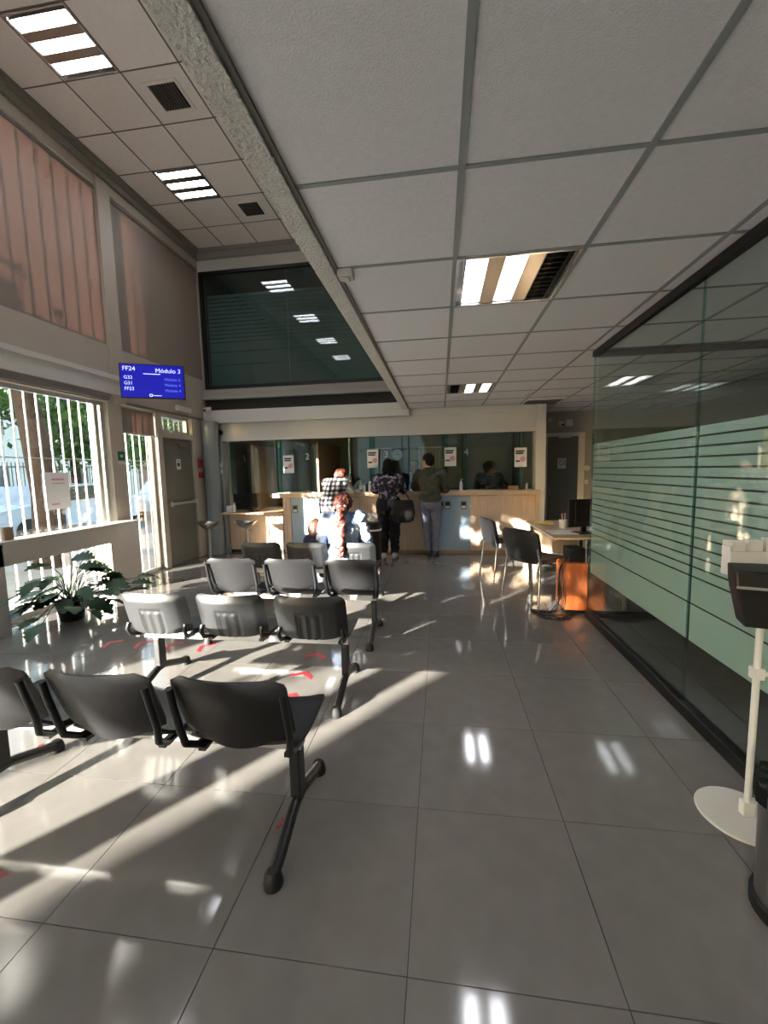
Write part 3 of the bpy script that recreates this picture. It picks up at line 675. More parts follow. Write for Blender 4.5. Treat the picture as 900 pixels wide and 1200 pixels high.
# things on the counters
def bottle(loc, lab, m=m_paper, h=.17, r=.028):
    e = empty('gel_bottle', loc, label=lab, cat='bottle')
    MB().lathe([(r, 0), (r, h*.65), (r*.5, h*.78), (r*.4, h*.82)], n=14).build('bottle_body', m, e, smooth=True)
    MB().lathe([(r*.35, h*.82), (r*.35, h*.95)], n=8).box(-.006, .035, -.006, .006, h*.93, h).build('pump', m_wallw, e)
bottle((-3.72, 6.98, .766), 'small pump bottle on the low desk beside the white box')
a = MB().box(-3.86, -3.76, 6.95, 7.03, .766, .88).box(-3.852, -3.768, 6.946, 6.949, .79, .84).build('small_box', m_paper, bevel=.003); tag(a, 'small white box on the low desk left of the black monitor', 'box')
bottle((-1.34, 7.15, 1.086), 'white pump bottle on the counter beneath the number three poster', h=.16)
bottle((-1.25, 7.20, 1.086), 'second white bottle on the counter left of the black-haired woman', h=.18)
a = MB().box(-1.60, -1.42, 7.12, 7.20, 1.086, 1.14).box(-1.59, -1.43, 7.116, 7.119, 1.09, 1.13).build('paper_stack', m_paper); tag(a, 'low stack of white papers on the counter right of the woman in plaid', 'paper')
a = MB().box(1.13, 1.30, 7.14, 7.20, 1.086, 1.155).box(1.14, 1.29, 7.136, 7.139, 1.10, 1.12).build('card_box', m_tan, bevel=.003); tag(a, 'small beige card box at the right end of the counter', 'box')
bottle((1.44, 7.19, 1.086), 'small clear bottle at the far right end of the counter', m_wallw, .11, .02)
bottle((.35, 7.16, 1.086), 'white labelled bottle on the counter above the blue panel', m_paper, .2, .03)
def monitor(loc, rz, lab, w=.44, h=.28, m=m_blackp):
    e = empty('monitor', loc, rz, label=lab, cat='monitor')
    MB().box(-.1, .1, -.08, .08, 0, .012).build('stand_base', m, e, bevel=.003); MB().box(-.025, .025, -.015, .015, .012, .12).build('stand_neck', m, e)
    MB().box(-w/2, w/2, -.03, .0, .07, .07+h).box(-w/3, w/3, -.05, -.03, .11, .04+h).build('monitor_case', m, e, bevel=.008)
    MB().box(-w/2+.012, w/2-.012, .001, .003, .082, .058+h).build('screen', m_black, e)
    return e
monitor((-3.42, 7.12, .766), R(-30), 'black monitor on the low desk at the left end of the counter', .36, .26)
mo = monitor((-2.35, 7.52, .9), R(10), 'dark monitor behind the glass beside the number two', .44, .2)
mo = monitor((.30, 7.50, .96), R(-5), 'black monitor behind the glass beneath the number four', .44, .2)
# inner worktop
a = MB().box(-3.45, 1.55, 7.545, 8.0, .74, .775).build('inner_worktop', m_wallw, bevel=.004)
a.location = (0, 0, 0); tag(a, 'pale worktop behind the counter glass', 'worktop')
for o_ in [k_ for k_ in bpy.data.objects if k_.name.startswith('monitor') and k_.parent is None and k_.location.y > 7.4]:
    o_.location.z = .776; o_.location.y = 7.66
    o_.scale = (1, 1, 1.25)
# info leaflets on the blue panels
for x, z, l in ((-2.62, .80, 'small dark notice on the left blue counter panel'), (.0, .84, 'left small dark notice on the right blue counter panel'), (.12, .84, 'small notice in the middle of the right blue counter panel'), (.39, .84, 'small dark notice near the right edge of the right blue panel')):
    e = empty('panel_notice', (x, 7.118, z), label=l, cat='notice'); MB().box(-.05, .05, -.004, 0, -.07, .07).build('notice_plate', m_rail2, e)
    MB().box(-.035, .035, -.006, -.0045, .0, .05).build('notice_picture', m_ink, e); MB().box(-.035, .035, -.006, -.0045, -.05, -.015).build('notice_text_block', m_wallw, e)
# bar stools
def stool(loc, lab):
    e = empty('bar_stool', loc, label=lab, cat='stool')
    MB().lathe([(.19, 0), (.19, .01), (.10, .025), (.03, .035), (.03, .04)], n=24).build('base', m_chrome, e, smooth=True)
    MB().cyl((0, 0, .04), (0, 0, .55), .027, .022, 14).build('pole', m_steel, e, smooth=True)
    def s_(u, v):
        t = u*2*math.pi; r_ = v; dx, dy = math.cos(t)*r_, math.sin(t)*r_
        return (dx*.19, dy*.17, .545+.11*r_**2.2*(.75+.35*abs(dx/(r_+1e-6)) if r_ > .01 else 1))
    MB().sheet(s_, 28, 8, .012).build('seat', m_steel, e, smooth=True)
    MB().tube([(.03, 0, .50), (.13, -.05, .49)], .006).build('lever', m_chrome, e)
stool((-3.30, 6.55, 0), 'silver scoop-seat bar stool before the low oak desk')
stool((-3.93, 6.45, 0), 'silver bar stool beside the round grey column')
# black bin with white paper on top
e = empty('pedestal_bin', (-1.05, 6.15, 0), label='black round bin with crumpled white paper on top left of the black-haired woman', cat='bin')
MB().lathe([(.13, 0), (.14, .02), (.14, .58), (.15, .60), (.15, .66), (.13, .67)], n=22).build('bin_body', m_blackp, e, smooth=True)
MB().lathe([(.151, .55), (.151, .575)], n=22).build('white_band', m_wallw, e, smooth=True)
fp = MB()
for i in range(10):
    a_ = random.random()*6.28; fp.ell((.07*math.cos(a_)*random.random(), .07*math.sin(a_), .70+.09*random.random()), .032, .03, .026, 8, 5)
fp.build('crumpled_paper', m_paper, e, smooth=True)

# ================================================================== GLASS OFFICE (right)
YE = 4.085
gw = empty('glass_partition', (XG, 0, 0), label='tall teal frosted-stripe glass office partition on the right', cat='partition')
MB().box(-.03, .03, -.9, YE, 0, .075).build('base_channel', m_black, gw, bevel=.004)
MB().box(-.025, .025, -.9, YE, ZC-.055, ZC-.004).build('head_channel', m_black, gw, bevel=.003)
for a, b in ((2.515, YE), (.90, 2.505), (-.9, .89)):
    MB().box(-.006, .006, a+.002, b-.002, .075, ZC-.055).build('glass_pane', m_glasst, gw)
    MB().box(-.0065, .0065, b-.002, b+.003, .075, ZC-.055).build('glass_edge', m_fin, gw)
cuts = [.44, .663]+[.821+.0563*i for i in range(15)]+[1.69]
for q, (a, b) in enumerate(zip(cuts, cuts[1:])):
    if q == len(cuts)-2: b = 1.668
    for ya, yb in ((2.52, YE-.01), (.91, 2.50), (-.9, .88)):
        MB().box(.0075, .009, ya, yb, a+.005, b-.005).build('frosted_strip', m_film, gw)
# far end wall of the office (lateral)
ge = empty('glass_partition', (0, YE, 0), label='clear glass end wall of the office seen through the frosted partition', cat='partition')
MB().box(XG+.03, XR, -.025, .025, ZC-.055, ZC-.004).build('head_channel', m_black, ge)
MB().box(XG+.03, XR, -.02, .02, 0, .07).build('base_channel', m_black, ge)
MB().box(XG+.035, 3.0, -.006, .006, .07, ZC-.055).build('glass_pane', m_glasst, ge); MB().box(3.006, XR, -.006, .006, .07, ZC-.055).build('glass_pane', m_glasst, ge)
text('5', .13, m_ink, gw, (-.008, 4.055, 1.66), (R(90), 0, R(-90)), align='CENTER', name='window_number')
# office desk seen through the clear base of the glass
e = empty('office_desk', (2.35, 3.2, 0), label='dark brown desk inside the glass office', cat='desk')
MB().box(-.35, .45, -.75, .75, .72, .75).build('desk_top', m_tan, e); MB().box(-.30, -.27, -.7, .7, .08, .72).build('modesty_panel', mat('dark_brown_panel', (70, 48, 36), .5), e)
for y in (-.72, .69): MB().box(-.33, .4, y, y+.03, 0, .72).build('side_panel', MATS['dark_brown_panel'], e)
e = empty('office_chair', (1.95, 1.75, 0), label='black office chair inside the glass office', cat='chair')
bs_ = MB()
for i in range(5):
    t = i*2*math.pi/5; bs_.tube([(0, 0, .10), (.25*math.cos(t), .25*math.sin(t), .06)], .018); bs_.ell((.26*math.cos(t), .26*math.sin(t), .032), .03, .03, .03, 8, 5)
bs_.build('star_base', m_blackp, e); MB().cyl((0, 0, .1), (0, 0, .42), .025).build('gas_lift', m_steelb, e)
MB().box(-.24, .24, -.24, .24, .42, .50).build('seat', m_black, e, bevel=.03); MB().box(-.22, .22, .2, .26, .58, 1.02).box(-.03, .03, .24, .27, .45, .6).build('backrest', m_black, e, bevel=.02)

# ================================================================== DESK GROUP
e = empty('reception_desk', (1.5, 4.95, 0), label='light wood reception desk beyond the glass partition end', cat='desk')
MB().box(-.36, .50, -.63, .80, .715, .74).build('desk_top', m_oakt, e, bevel=.004)
for x, y in ((-.02, -.38), (.42, -.5), (-.3, .72), (.42, .72)):
    MB().cyl((x, y, 0), (x, y, .714), .022).build('leg', m_chrome, e, smooth=True)
MB().box(-.28, .4, .74, .76, .3, .7).build('modesty_panel', m_oak, e)
monitor((1.52, 4.62, .741), R(20), 'black monitor seen from behind on the reception desk', .40, .30)
a = MB().box(1.18, 1.45, 4.52, 4.80, .742, .748).build('paper_sheet', m_paper); a.rotation_euler = (0, 0, 0); tag(a, 'white paper sheet near the front corner of the reception desk', 'paper')
a = MB().box(1.22, 1.40, 5.30, 5.55, .742, .752).build('notepad', mat('yellow_pad', (226, 196, 96), .8)); tag(a, 'yellow notepad on the far part of the reception desk', 'notepad')
e = empty('pen_pot', (1.42, 5.0, .741), label='white pen pot with pens on the reception desk before the monitor', cat='pen pot')
MB().lathe([(.04, 0), (.045, .10), (.042, .10), (.037, .01)], n=16).build('cup', m_paper, e, smooth=True)
for q in range(4): MB().cyl((.01*q-.015, 0, .02), (.02*q-.03, .01*q, .17), .004).build('pen', m_carw if q % 2 else m_redd, e)
e = empty('pedestal_cabinet', (1.33, 4.28, 0), label='orange brown pedestal cabinet standing against the glass partition end', cat='cabinet')
MB().box(-.11, .10, -.10, .18, .03, .50).build('cabinet_body', m_orange, e, bevel=.006); MB().box(-.116, -.110, -.08, .20, .05, .26).build('drawer_front', m_orange, e); MB().box(-.116, -.110, -.08, .20, .27, .48).build('drawer_front', m_orange, e)
MB().box(-.10, .11, -.09, .21, 0, .03).build('plinth', m_black, e)
a = MB().box(1.27, 1.43, 4.25, 4.45, .501, .64).box(1.265, 1.27, 4.28, 4.42, .52, .62).build('router_box', m_blackp, bevel=.006); tag(a, 'black electronic box on top of the orange cabinet', 'box')
cb = MB(); rc = random.Random(5)
for q in range(5):
    j_ = lambda a: rc.uniform(-a, a)
    pts = [(1.29, 4.24+.03*q, .60-.02*q), (1.19+j_(.03), 4.26+j_(.05), .42), (1.17+j_(.03), 4.20+j_(.06), .14), (1.10+j_(.06), 4.12+j_(.08), .012), (.98+j_(.08), 4.16+j_(.12), .012), (1.02+j_(.1), 4.00+j_(.08), .012), (1.16+j_(.06), 4.02+j_(.07), .012), (1.24+j_(.03), 4.09+j_(.03), .012), (1.33, 4.13, .03)]
    P = [Vector(p) for p in pts]; sm = []
    for i in range(len(P)-1):
        for t in (0, .25, .5, .75):
            a_, b_, c_, d_ = P[max(i-1, 0)], P[i], P[i+1], P[min(i+2, len(P)-1)]
            sm.append(.5*((2*b_)+(-a_+c_)*t+(2*a_-5*b_+4*c_-d_)*t*t+(-a_+3*b_-3*c_+d_)*t**3))
    for p in sm: p.z = max(p.z, .008)
    cb.tube(sm, .005, 6)
tag(cb.build('power_cables', m_cord, smooth=True), 'tangle of black cables on the floor by the orange cabinet', 'cable')
def visitor_chair(loc, rz, lab):
    e = empty('visitor_chair', loc, rz, label=lab, cat='chair')      # faces +y local
    def bk(u, v):
        q = (2*u-1)**2; w = .46*rr_u(v); return ((u-.5)*w, -.235-.07*v+.03*q, .48+.32*v)
    MB().sheet(bk, 18, 12, -.035).build('backrest', m_blackp, e, smooth=True)
    def bk2(u, v):
        q = (2*u-1)**2; w = .475*rr_u(v); return ((u-.5)*w, -.242-.07*v+.03*q, .472+.336*v)
    MB().sheet(bk2, 18, 12, .008).build('back_shell', m_blackp, e, smooth=True)
    def st(u, v): w = .47*rr_u(v); return ((u-.5)*w, -.21+.44*v, .43+.012*(2*u-1)**2-.02*max(0, v-.8))
    MB().sheet(st, 16, 14, .05).build('seat', m_black, e, smooth=True)
    for s_ in (-1, 1):
        MB().tube([(s_*.22, -.26, .62), (s_*.225, -.215, .46), (s_*.235, -.235, .3), (s_*.25, -.27, 0.0)], .012, 8).build('leg', m_chrome, e, smooth=True)
        MB().tube([(s_*.22, .18, .425), (s_*.235, .20, .3), (s_*.25, .23, 0.0)], .012, 8).build('leg', m_chrome if s_ < 0 else m_steelb, e, smooth=True)
    MB().box(-.215, .215, -.01, .01, .41, .428).build('seat_frame', m_steelb, e)
visitor_chair((1.05, 4.66, 0), math.atan2(-.33*1, .26)*1.0, 'black visitor chair with chrome legs pulled up to the reception desk')
visitor_chair((.86, 5.58, 0), R(-75), 'second black visitor chair seen side-on behind the first')

# ================================================================== DISPENSER STAND, BIN
e = empty('dispenser_stand', (1.222, 1.745, 0), label='white round-base pole stand at the right picture edge', cat='stand')
MB().lathe([(.153, 0), (.155, .004), (.151, .009), (.0, .010)], n=48).build('base_plate', mat('pale_grey_enamel', (206, 202, 192), .4), e, smooth=True)
MB().cyl((.022, 0, .010), (.022, 0, .99), .0125, n=16).build('pole', m_whitebar, e, smooth=True)
MB().box(0, .044, -.016, .016, .010, .07).build('pole_foot', m_whitebar, e, bevel=.003)
MB().cyl((.022, 0, .62), (.14, -.02, .62), .010).box(.004, .040, -.018, .018, .60, .645).build('side_arm', m_whitebar, e)
MB().box(-.04, .13, .03, .045, .96, 1.05).build('back_plate', m_whitebar, e)
e = empty('gel_dispenser', (1.24, 1.69, .84), R(-12), label='black wedge-shaped dispenser mounted on the white stand', cat='dispenser')
d = MB(); prof = [(-.13, .0, .015), (-.135, .0, .20)]
d.add([(-.10, -.05, 0), (.13, -.07, 0), (.13, .06, .0), (-.09, .05, 0), (-.135, -.06, .155), (.14, -.09, .155), (.14, .07, .155), (-.12, .06, .155), (-.14, -.055, .215), (.14, -.08, .215), (.14, .07, .225), (-.125, .06, .225)],
      [(0, 3, 2, 1), (0, 1, 5, 4), (1, 2, 6, 5), (2, 3, 7, 6), (3, 0, 4, 7), (4, 5, 9, 8), (5, 6, 10, 9), (6, 7, 11, 10), (7, 4, 8, 11), (8, 9, 10, 11)])
d.build('dispenser_body', m_blackp, e, bevel=.006)
MB().add([(-.137, -.0625, .150), (.14, -.0925, .150), (.14, -.0925, .160), (-.137, -.0625, .160)], [(0, 1, 2, 3)]).build('trim_line', m_rail, e)
e = empty('leaflet_holder', (1.225, 1.86, .0), label='white leaflet holder behind the black dispenser', cat='holder')
MB().box(-.06, .14, .0, .004, 1.0, 1.14).box(-.06, .14, -.05, -.046, 1.0, 1.10).box(-.06, -.056, -.046, 0, 1.0, 1.12).box(.14, .144, -.046, 0, 1.0, 1.12).box(-.056, .14, -.046, 0, 1.0, 1.004).build('tray', m_carw, e)
for q in range(3): MB().box(-.05+q*.062, .0+q*.062, -.04, -.01, 1.006, 1.135+.01*q).build('leaflets', m_paper, e)
MB().box(.0, .02, .004, .02, .9, 1.0).build('mount', m_whitebar, e)
e = empty('waste_bin', (1.125, 1.335, 0), label='grey steel waste bin with black liner at the right picture edge', cat='bin')
MB().lathe([(.118, 0), (.124, .006), (.124, .045), (.118, .05)], n=36).build('base_ring', m_rubber, e, smooth=True)
MB().lathe([(.112, .05), (.118, .41), (.113, .41), (.105, .06)], n=36).build('bin_body', m_steel, e, smooth=True)
def lin_(u, v):
    t = u*2*math.pi; r_ = .121+.012*math.sin(7*t)*(.3+v)*.6+.008*math.sin(13*t+1); z = .37+.08*math.sin(v*2.2)+.008*math.sin(9*t)
    if v > .6: r_ -= (v-.6)*.05; z = .37+.08*math.sin(.6*2.2)-(v-.6)*.02
    return (r_*math.cos(t), r_*math.sin(t), z)
MB().sheet(lin_, 60, 8, .003).build('bin_liner', m_bag, e, smooth=True)

# ================================================================== POTTED PLANT
def leaf(mb, base, tip, w, droop=.25, lobes=5, roll=0):
    base, tip = Vector(base), Vector(tip); d = tip-base; L_ = d.length; d.normalize()
    side = d.cross(Vector((0, 0, 1)));
    if side.length < .05: side = Vector((1, 0, 0))
    side.normalize(); side = Matrix.Rotation(roll, 3, d) @ side; nrm = side.cross(d)
    n = 14; ctr = []; lf = []; rt = []
    for i in range(n+1):
        t = i/n; c_ = base+d*L_*t-Vector((0, 0, 1))*droop*L_*t*t
        wd = w*math.sin(math.pi*min(1, (t*.93+.05)))**.7*(1-.28*t)
        wd *= (.62 if i % 3 == 0 else 1.0)
        fold = .18*wd
        ctr.append(c_); lf.append(c_+side*wd+nrm*fold+d*wd*.35); rt.append(c_-side*wd+nrm*fold+d*wd*.35)
    o = len(mb.v)
    mb.v += [tuple(p) for p in ctr+lf+rt]; k_ = n+1
    for i in range(n):
        mb.f.append((o+i, o+i+1, o+k_+i+1, o+k_+i)); mb.f.append((o+i+1, o+i, o+2*k_+i, o+2*k_+i+1))
pl = empty('potted_plant', (-3.78, 3.62, 0), label='leafy split-leaf plant in a dark pot on the floor under the window shelf', cat='plant')
MB().lathe([(.09, 0), (.10, .01), (.135, .20), (.14, .205), (.128, .205), (.12, .18), (0.0, .17)], n=28).build('pot', m_pot, pl, smooth=True)
random.seed(11)
specs = []
for i in range(44):
    a_ = random.uniform(0, 6.28); rr = random.uniform(.12, .48); z_ = random.uniform(.12, .60)*(1.05-.7*rr/.48)+.10
    specs.append((rr*math.cos(a_)*.7, rr*math.sin(a_)*.95, z_))
specs += [(.02, -.55, .42), (.10, -.42, .52), (.35, .45, .26), (.42, .30, .22), (.3, .60, .28), (.05, .02, .62), (0, .18, .58), (.05, -.4, .15), (.2, -.5, .14)]
for (x, y, z) in specs:
    b = Vector((random.uniform(-.03, .03), random.uniform(-.03, .03), .17)); p = Vector((x, y, z))
    if p.x < -.26: p.x = -.26
    mid = (b+p)/2+Vector((0, 0, .10)); stm = [b.lerp(mid, t) if t <= 1 else mid.lerp(p, t-1) for t in (0, .5, 1, 1.5, 2)]
    MB().tube(stm, .004, 5).build('stem', m_leaf, pl)
    dr = Vector((p.x, p.y, 0)); dr = dr.normalized() if dr.length > .03 else Vector((.5, .5, 0)); L_ = random.uniform(.15, .24)
    q_ = p+dr*L_+Vector((0, 0, random.uniform(-.06, .05)))
    if q_.x < -.30: q_.x = -.30
    q_.z = max(q_.z, .09)
    lb = MB(); leaf(lb, p-dr*.02, q_, random.uniform(.085, .125), random.uniform(.15, .4), roll=random.uniform(-.5, .5)); o = lb.build('leaf', m_leaf, pl, smooth=True)
    for v_ in o.data.vertices: v_.co.z = max(v_.co.z, .012)

# ================================================================== PEOPLE
def V(*a): return Vector(a)
def seg_d(p, a, b):
    ab = b-a; t = max(0, min(1, (p-a).dot(ab)/(ab.length_squared+1e-9))); return (p-(a+ab*t)).length, t
def make_person(loc, rz, J, label, skin, clothes, hair, s=1.0, head_dir=V(0, 1, -.1), voxel=.010, fem=False, group=None):
    """J: joints in local coords, person facing +y; clothes: (name, zones, material, offset)"""
    e = empty('person', loc, rz, label=label, cat='person'); e.scale = (s, s, s)
    b = MB(); bones = []
    def limb(a, c, r0, r1, zone, n=12):
        b.cyl(a, c, r0, r1, n); b.ell(a, r0, r0, r0, 12, 8); b.ell(c, r1, r1, r1, 12, 8); bones.append((a, c, r0, r1, zone))
    pel, wai, che, nek, hed = J['pelvis'], J['waist'], J['chest'], J['neck'], J['head']
    sx = (J['shR']-J['shL']).normalized(); w_ = .93 if fem else 1.0
    def ring(c, up, rx, ry, n=18):
        f_ = up.cross(sx).normalized(); x_ = sx
        return [c+x_*math.cos(t)*rx+f_*math.sin(t)*ry for t in [2*math.pi*j/n for j in range(n)]]
    u1 = (wai-pel).normalized(); u2 = (che-wai).normalized(); u3 = (nek-che).normalized()
    hipw = .175 if fem else .165
    b.rings([ring(pel-u1*.09, u1, .10, .085), ring(pel-u1*.03, u1, hipw, .125), ring(pel+u1*.06, u1, hipw*.97, .12), ring(wai, u1, .135*w_, .10), ring(wai.lerp(che, .5), u2, .15*w_, .11), ring(che, u2, .17*w_, .12), ring(che.lerp(nek, .45), u3, .165*w_, .105), ring(che.lerp(nek, .8), u3, .11, .075), ring(nek, u3, .055, .055)])
    bones.append((pel-u1*.05, wai, .14, .12, 'pelvis')); bones.append((wai, che, .13, .14, 'torso')); bones.append((che, che.lerp(nek, .8), .15, .07, 'torso'))
    limb(nek-u3*.03, hed-V(0, 0, .05), .055, .05, 'neck')
    hd = head_dir.normalized(); hx = hd.cross(V(0, 0, 1)).normalized(); hu = hx.cross(hd)
    Mx = Matrix((hx, hd, hu)).transposed()
    b.ell(hed+hu*.03, .076, .096, .10, 18, 12, Mx); b.ell(hed-hu*.045+hd*.022, .056, .068, .068, 14, 9, Mx)
    b.ell(hed+hd*.100-hu*.005, .013, .018, .024, 8, 6, Mx)
    for sg in (-1, 1): b.ell(hed+hx*sg*.077, .012, .022, .033, 8, 6, Mx)
    bones.append((hed-hu*.04, hed+hu*.05, .09, .09, 'head'))
    for S_ in ('L', 'R'):
        sh, el, wr = J['sh'+S_], J['el'+S_], J['wr'+S_]; k_ = .9 if fem else 1
        limb(sh, el, .054*k_, .042*k_, 'uarm'); limb(el, wr, .041*k_, .027*k_, 'farm'); limb(che.lerp(nek, .35), sh, .07, .055, 'torso')
        fd = J.get('hd'+S_, (wr-el).normalized()); fd = fd.normalized(); pn = J.get('pn'+S_, V(0, 0, -1)); px = fd.cross(pn)
        if px.length < .1: px = fd.cross(V(1, 0, 0))
        px.normalize(); pn = px.cross(fd).normalized()
        pc = wr+fd*.05; RM = Matrix((px, fd, pn)).transposed(); b.ell(pc, .04, .055, .017, 12, 8, RM); bones.append((wr, pc, .03, .035, 'hand'))
        sgn = 1 if S_ == 'L' else -1
        for i, (ox, ln) in enumerate(((-.029, .058), (-.010, .072), (.010, .078), (.028, .070))):
            a_ = wr+fd*.088+px*ox*sgn; m_ = a_+fd*ln*.5-pn*.006; t_ = m_+fd*ln*.42-pn*.022
            b.cyl(a_-fd*.02, m_, .0098, .009, 8); b.cyl(m_, t_, .009, .0075, 8); b.ell(m_, .009, .009, .009, 8, 6); b.ell(t_, .0078, .0078, .0078, 8, 6); bones.append((a_, t_, .01, .008, 'hand'))
        a_ = wr+fd*.025+px*-.03*sgn; t_ = a_+fd*.045-px*.035*sgn; b.cyl(a_, t_, .013, .010, 8); b.ell(t_, .010, .010, .010, 8, 6); bones.append((a_, t_, .012, .01, 'hand'))
        hp, kn, an, to = J['hp'+S_], J['kn'+S_], J['an'+S_], J['to'+S_]
        limb(hp, kn, .092, .060, 'thigh'); limb(kn, an, .058, .038, 'shin'); mid = kn.lerp(an, .3); b.ell(mid+V(0, -.012, 0), .055, .058, .09, 12, 8)
        fo = (to-an); fo.z = 0; fo.normalize(); heel = an-fo*.045; heel.z = an.z-.045
        limb(an, heel+V(0, 0, .012), .04, .036, 'foot'); limb(heel+V(0, 0, .01), to, .036, .032, 'foot')
    me = b.mesh('body', skin); tmp = bpy.data.objects.new('tmp', me); COL.objects.link(tmp)
    rm = tmp.modifiers.new('r', 'REMESH'); rm.mode = 'VOXEL'; rm.voxel_size = voxel; sm_ = tmp.modifiers.new('s', 'SMOOTH'); sm_.iterations = 3; sm_.factor = .5
    bpy.context.view_layer.update(); dg = bpy.context.evaluated_depsgraph_get(); bme = bpy.data.meshes.new_from_object(tmp.evaluated_get(dg))
    bpy.data.objects.remove(tmp)
    for p in bme.polygons: p.use_smooth = True
    bme.materials.clear(); bme.materials.append(skin); bme.name = 'body'
    zone = []
    for v_ in bme.vertices:
        best = None
        for (a_, c_, r0, r1, z_) in bones:
            dd, t_ = seg_d(v_.co, a_, c_); q_ = dd-(r0+(r1-r0)*t_)
            if best is None or q_ < best[0]: best = (q_, z_, t_)
        zone.append(best)
    bo = bpy.data.objects.new('body', bme); COL.objects.link(bo); bo.parent = e
    for (nm, zs_, m_, off, fn) in clothes:
        vid = {}; vs = []; fs = []
        for p in bme.polygons:
            if all(zone[i][1] in zs_ and (fn is None or fn(bme.vertices[i].co, zone[i][1], zone[i][2])) for i in p.vertices):
                f_ = []
                for i in p.vertices:
                    if i not in vid:
                        vid[i] = len(vs); c_ = bme.vertices[i].co; nn = bme.vertices[i].normal
                        fl_ = off*(1+.55*noise.noise(c_*14)+.35*noise.noise(c_*31))
                        q_ = c_+nn*fl_
                        if nm == 'shoes': q_.z = max(q_.z, .003)
                        vs.append(q_)
                    f_.append(vid[i])
                fs.append(f_)
        mb = MB(); mb.v = [tuple(x) for x in vs]; mb.f = [tuple(x) for x in fs]
        o = bpy.data.objects.new(nm, mb.mesh(nm, m_, True)); COL.objects.link(o); o.parent = e
    # face
    f_ = MB()
    for sg in (-1, 1): f_.ell(hed+hd*.088+hx*sg*.032+hu*.015, .012, .007, .007, 8, 6, Mx)
    f_.build('eyes', m_ink, e, smooth=True); MB().ell(hed+hd*.089-hu*.055, .022, .007, .006, 8, 6, Mx).build('mouth', mat('lips', (150, 80, 72), .5), e, smooth=True)
    # hair
    hb = MB(); hm = hair['mat']
    hb.ell(hed+hu*.045-hd*.014, .087, .100, .098, 20, 12, Mx)
    hb.ell(hed-hd*.04+hu*.005, .083, .073, .09, 16, 10, Mx)
    for (c_, rx, ry, rz_) in hair.get('blobs', []): hb.ell(hed+hx*c_[0]+hd*c_[1]+V(0, 0, c_[2]), rx, ry, rz_, 14, 9)
    me = hb.mesh('hair', hm); tmp = bpy.data.objects.new('tmp', me); COL.objects.link(tmp); rm = tmp.modifiers.new('r', 'REMESH'); rm.mode = 'VOXEL'; rm.voxel_size = .011
    bpy.context.view_layer.update(); dg = bpy.context.evaluated_depsgraph_get(); hme = bpy.data.meshes.new_from_object(tmp.evaluated_get(dg)); bpy.data.objects.remove(tmp)
    wv = hair.get('wave', .006)
    for v_ in hme.vertices:
        c_ = v_.co; v_.co = c_+v_.normal*(wv*noise.noise(V(c_.x*28, c_.y*28, c_.z*hair.get('fz', 9)))+wv*.6*noise.noise(c_*55))
        if hair.get('cut') and (v_.co-hed).dot(hd) > .055 and (v_.co-hed).dot(hu) < .085: v_.co -= hd*.035
    for p in hme.polygons: p.use_smooth = True
    hme.materials.clear(); hme.materials.append(hm); ho = bpy.data.objects.new('hair', hme); COL.objects.link(ho); ho.parent = e
    return e
def standing(**kw):
    J = dict(pelvis=V(0, 0, .93), waist=V(0, .005, 1.06), chest=V(0, 0, 1.27), neck=V(0, -.005, 1.46), head=V(0, .02, 1.585),
             shL=V(-.175, 0, 1.39), shR=V(.175, 0, 1.39), elL=V(-.22, -.01, 1.12), elR=V(.22, -.01, 1.12), wrL=V(-.23, .10, .90), wrR=V(.23, .10, .90),
             hpL=V(-.085, 0, .88), hpR=V(.085, 0, .88), knL=V(-.09, .02, .48), knR=V(.09, .02, .48), anL=V(-.095, -.02, .08), anR=V(.095, -.02, .08), toL=V(-.11, .14, .035), toR=V(.11, .14, .035))
    J.update(kw); return J
ARM = {'torso', 'uarm', 'farm', 'pelvis'}; LEG = {'pelvis', 'thigh', 'shin'}
no_neck = lambda c, z, t: True
m_sweater = mat('dark_green_knit', (52, 56, 46), .95, bump=.002, bs=120)
m_jeansg = mat('blue_grey_trousers', (96, 102, 122), .9); m_shoe = mat('dark_shoe', (26, 28, 36), .5); m_blk = mat('black_cloth', (16, 15, 17), .9)
m_floral = mat('floral_blouse', (26, 24, 36), .85, c2=(150, 138, 158), vs=16, thr=(.52, .60)); m_plaid = plaid(); m_whitec = mat('white_cloth', (176, 174, 172), .85)
m_denim = mat('light_denim', (84, 108, 146), .85, c2=(160, 168, 180), vs=7, thr=(.40, .60)); m_navy = mat('navy_cloth', (22, 32, 66), .85); m_dk = mat('dark_denim', (54, 70, 96), .9)
# man in green sweater
make_person((-.17, 6.72, 0), 0, standing(chest=V(-.01, .02, 1.28), neck=V(-.02, .03, 1.465), head=V(-.035, .07, 1.59), shL=V(-.19, .06, 1.39), shR=V(.19, 0, 1.395),
    elL=V(-.27, .24, 1.17), wrL=V(-.20, .42, 1.125), elR=V(.25, .08, 1.13), wrR=V(.15, .34, 1.11), hdL=V(-.1, 1, 0), hdR=V(-.2, 1, 0),
    anR=V(.07, .16, .08), toR=V(.10, .32, .035), knR=V(.10, .10, .48), anL=V(-.03, .20, .08), toL=V(-.05, .34, .035), knL=V(-.06, .13, .48)),
    'man in a dark green sweater and blue-grey trousers leaning on the counter', m_skin,
    [('trousers', LEG, m_jeansg, .014, None), ('shoes', {'foot'}, m_shoe, .008, None), ('sweater', ARM, m_sweater, .024, lambda c, z, t: z != 'pelvis' or c.z > .93)],
    dict(mat=m_hairb, blobs=[((0, -.02, .06), .088, .095, .07)], cut=True), head_dir=V(-.75, .65, -.05))
